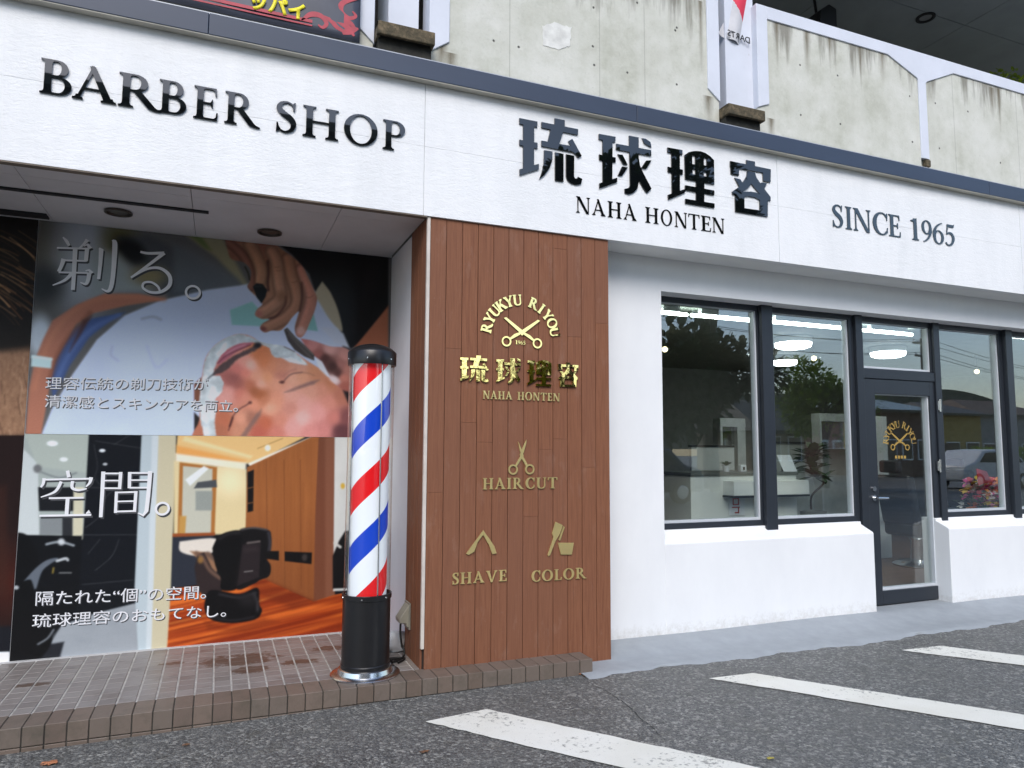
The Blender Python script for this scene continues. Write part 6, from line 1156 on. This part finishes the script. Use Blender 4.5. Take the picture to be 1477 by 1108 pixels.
# houses, each its own thing
def house(x0, x1, y, dep, wall_h, roof_h, wm, rm, lab, nwin=3, hip=.5, over=.5):
    z = float(gz((x0+x1)/2, y)); t = thing('house', lab, 'house', ((x0+x1)/2, y, z), 'houses across the car park'); mb = MB(); mb.box(x0, x1, y-dep, y, z-.3, z+wall_h); mb.build('wall', wm, t)
    a, b, c, d = x0-over, x1+over, y+over, y-dep-over; h = z+wall_h+.005; k = (b-a)*hip*.5; m_ = (c+d)/2; R = [(a, c, h), (b, c, h), (b, d, h), (a, d, h), (a+k, m_, h+roof_h), (b-k, m_, h+roof_h)]; mb = MB()
    for f in ((0, 1, 5, 4), (2, 3, 4, 5), (1, 2, 5), (3, 0, 4), (3, 2, 1, 0)): mb.face([R[i] for i in f])
    rf = mb.build('roof', rm, t); mb = MB(); mb.box(a, b, c-.04, c+.03, h-.16, h-.002); mb.build('gutter', M['black'], rf)
    st2 = max(1, int(wall_h//2.7))
    for s_ in range(st2):
        for i in range(nwin):
            xc = x0+(i+.5)*(x1-x0)/nwin; w = min(.9, (x1-x0)/nwin*.33); zc = z+1.0+s_*2.7; mb = MB(); mb.box(xc-w, xc+w, y+.001, y+.06, zc-.05, zc+1.15); f = mb.build('window', M['whiteplastic'], t); mb = MB(); mb.box(xc-w+.07, xc+w-.07, y+.0605, y+.075, zc+.03, zc+1.08); mb.build('pane', simple('dark_window_pane', (.03, .035, .04), .06), f)
    mb = MB(); xc = x0+(x1-x0)*.1; mb.box(xc-.45, xc+.45, y+.001, y+.08, z, z+2.05); dr_ = mb.build('door', simple('brown_house_door', (.10, .06, .04), .5), t); mb = MB(); mb.tube((xc+.3, y+.08, z+1), (xc+.3, y+.14, z+1), .03); mb.build('handle', M['chrome'], dr_)
    return t
def mx(px, py, d): return mir(px, py, d)
cream = simple('cream_house_wall', (.42, .36, .26), .8, 0, .1, 1); greyw = simple('grey_house_wall', (.30, .29, .28), .8, 0, .1, 1); brick = simple('brown_house_wall', (.17, .10, .075), .8, 0, .15, 2); rt = simple('grey_roof_tiles', (.07, .068, .066), .6, 0, .25, 3); rt2 = simple('brown_roof_tiles', (.11, .075, .055), .7, 0, .25, 3); blue_r = simple('pale_blue_metal_roof', (.30, .38, .40), .4, .2, .1, 2); yelw = simple('ochre_house_wall', (.42, .30, .10), .8, 0, .1, 1)
D1 = 26; x0, x1 = mx(1366, 620, D1)[0], mx(1415, 620, D1)[0]; wh = mx(1390, 597, D1)[2]; house(x0-.5, x1, -D1, 6, wh, 1.0, yelw, rt, 'ochre house with grey hip roof mirrored in the window right of the door', 2)
D2 = 30; x0, x1 = mx(1412, 620, D2)[0], mx(1520, 620, D2)[0]; wh = mx(1440, 598, D2)[2]; house(x0, x1, -D2, 8, wh, 1.5, greyw, rt2, 'wide grey house with brown roof at the right across the car park', 4)
D3 = 20; x0, x1 = mx(1250, 620, D3)[0], mx(1340, 620, D3)[0]; wh = mx(1300, 592, D3)[2]; house(x0+1.2, x1, -D3, 7, wh, .9, brick, blue_r, 'brown house with pale blue metal roof mirrored in the door glass', 3, .1)
D4 = 17; x0, x1 = mx(1100, 640, D4)[0], mx(1160, 640, D4)[0]; wh = mx(1130, 632, D4)[2]; house(x0, x1, -D4, 5, max(2.4, wh), 1.6, cream, rt, 'cream house with steep grey roof mirrored low in the second window', 2, .3)
# flat topped building to the left: its eaves line shows in the BARBER letters
t = thing('apartment_block', 'flat topped dark grey apartment block opposite the shop across the car park', 'building', (-5, -18, 0)); mb = MB(); mb.box(-15, 5.8, -28, -18, -.3, 13.25); mb.build('wall', simple('dark_grey_block_wall', (.12, .12, .12), .8, 0, .1, .6), t); mb = MB(); mb.box(-15.3, 6.1, -28.3, -17.7, 13.251, 13.62); mb.build('roof', M['conc'], t)
for s_ in range(4):
    for i in range(6): mb = MB(); xc = -13+i*3.4; mb.box(xc-.9, xc+.9, -17.999, -17.93, 1.4+s_*3.1, 3.0+s_*3.1); f = mb.build('window', M['whiteplastic'], t); mb = MB(); mb.box(xc-.82, xc+.82, -17.929, -17.91, 1.48+s_*3.1, 2.92+s_*3.1); mb.build('pane', simple('dark_block_pane', (.03, .035, .04), .06), f)
# utility pole and wires
DP = 20; c = mir(1332, 540, DP); top = mir(1332, 488, DP)[2]; t = thing('utility_pole', 'grey concrete utility pole with crossarms and wires mirrored above the door', 'utility pole', (c[0], -DP, 0)); mb = MB(); mb.tube((c[0], -DP, -.3), (c[0], -DP, top), .17, .11, 16); mb.build('pole', simple('grey_pole_concrete', (.20, .20, .19), .8), t, smooth=60)
for dz, w in ((.35, .95), (1.1, .8)):
    mb = MB(); mb.box(c[0]-w, c[0]+w, -DP+.10, -DP+.2, top-dz-.05, top-dz+.05); ca = mb.build('crossarm', M['black'], t); mb = MB()
    for k in (-1, -.5, .5, 1): mb.tube((c[0]+k*w*.95, -DP+.15, top-dz+.051), (c[0]+k*w*.95, -DP+.15, top-dz+.2), .035, .025, 8)
    mb.build('insulators', M['whiteplastic'], ca)
mb = MB(); mb.tube((c[0]+.32, -DP+.1, top-2.2), (c[0]+.32, -DP+.1, top-1.5), .17, n=14); mb.build('transformer', simple('grey_transformer', (.25, .26, .27), .5), t)
for q, (k, dz) in enumerate(((-.9, .2), (.9, .2), (-.5, .95), (.75, .95))):
    P0 = Vector((c[0]+k, -DP+.15, top-dz+.06)); P1 = P0+Vector((38, -5, 1.0)); P2 = P0+Vector((-40, 6, 1.5)); mb = MB()
    for E_ in (P1, P2): mb.path([tuple(P0.lerp(E_, i/14)-Vector((0, 0, 1.5*4*(i/14)*(1-i/14)))) for i in range(15)], .014, 5)
    mb.build('wire', M['black'], t)
# parked cars that the panes mirror low down
def car(cx, cy, face, body, lab):
    t = tag(thing('parked_car', '', 'car', (cx, cy, float(gz(cx, cy)))), lab, 'car', 'cars parked across the car park'); z = float(gz(cx, cy)); s_ = face
    prof = [(-2.05, .30), (-2.08, .62), (-1.95, .90), (-1.55, 1.00), (-.95, 1.46), (.0, 1.55), (.95, 1.50), (1.45, 1.05), (1.98, .92), (2.08, .60), (2.05, .30)]
    mb = MB(); mb.prism([(cx+s_*a, z+b) for a, b in prof], 'y', cy-.8, cy+.8); mb.build('body', body, t, .09, seg=3, smooth=50)
    gm = simple('dark_car_glass', (.02, .024, .028), .05)
    for k in (-1, 1):
        mb = MB(); mb.prism([(cx+s_*a, z+b) for a, b in ((-1.32, 1.04), (-.88, 1.38), (-.08, 1.45), (-.08, 1.04))], 'y', cy+k*.795, cy+k*.81); mb.build('side_window', gm, t); mb = MB(); mb.prism([(cx+s_*a, z+b) for a, b in ((.0, 1.04), (.0, 1.45), (.86, 1.41), (1.25, 1.04))], 'y', cy+k*.795, cy+k*.81); mb.build('side_window', gm, t)
        for a in (-1.3, 1.3):
            mb = MB(); mb.tube((cx+a, cy+k*.62, z+.31), (cx+a, cy+k*.83, z+.31), .31, n=28); w = mb.build('wheel', M['black'], t, .03); mb = MB(); mb.tube((cx+a, cy+k*.831, z+.31), (cx+a, cy+k*.84, z+.31), .19, .17, 20); mb.build('rim', M['chrome'], w)
        mb = MB(); mb.box(cx+s_*2.0-.05, cx+s_*2.0+.07, cy+k*.55-.18, cy+k*.55+.18, z+.62, z+.78); mb.build('headlight', M['whiteplastic'], t, .02); mb = MB(); mb.box(cx-s_*2.03-.05, cx-s_*2.03+.05, cy+k*.6-.14, cy+k*.6+.14, z+.66, z+.86); mb.build('tail_light', simple('red_lamp_plastic', (.35, .02, .02), .3), t, .02)
    return t
c = mir(968, 700, 7.5); car(c[0]-1.5, -7.5, 1, simple('dark_blue_car_paint', (.02, .03, .06), .15, .3, .05, spec=.8), 'dark blue car mirrored at the bottom of the left window')
c = mir(1415, 668, 10); car(c[0], -10, -1, simple('white_car_paint', (.62, .63, .64), .2, 0, .04, spec=.7), 'white car mirrored behind the flower basket')
# plants on the balcony
c = at(1452, 112, 5.2); t = thing('balcony_plant', 'small yellow green bush showing over the white rail at the top right', 'plant', (c[0], 5.2, 3.95)); mb = MB(); r = random.Random(9)
for i in range(260): d = Vector((r.gauss(0, 1), r.gauss(0, .6), r.gauss(0, .8))); d = d.normalized()*r.random()**.5; p = Vector((c[0]+.1, 5.2, c[2]-.12))+Vector((d.x*.42, d.y*.25, d.z*.22)); leaf_quads(mb, p, (r.gauss(0, 1), r.gauss(0, 1), r.uniform(0, 1)), r.uniform(.05, .10), .04)
mb.build('leaves', simple('yellow_green_leaves', (.26, .36, .03), .5, 0, .3, 9), t); mb = MB(); mb.tube((c[0]+.1, 5.2, 4.25), (c[0]+.1, 5.2, c[2]-.15), .02, .012); mb.build('stem', bark, t); mb = MB(); mb.lathe([(0, 0), (.15, 0), (.19, .30), (.17, .30), (0, .26)], (c[0]+.1, 5.2, 3.951), 24); mb.build('pot', simple('terracotta_pot', (.28, .12, .07), .8), t, smooth=40)
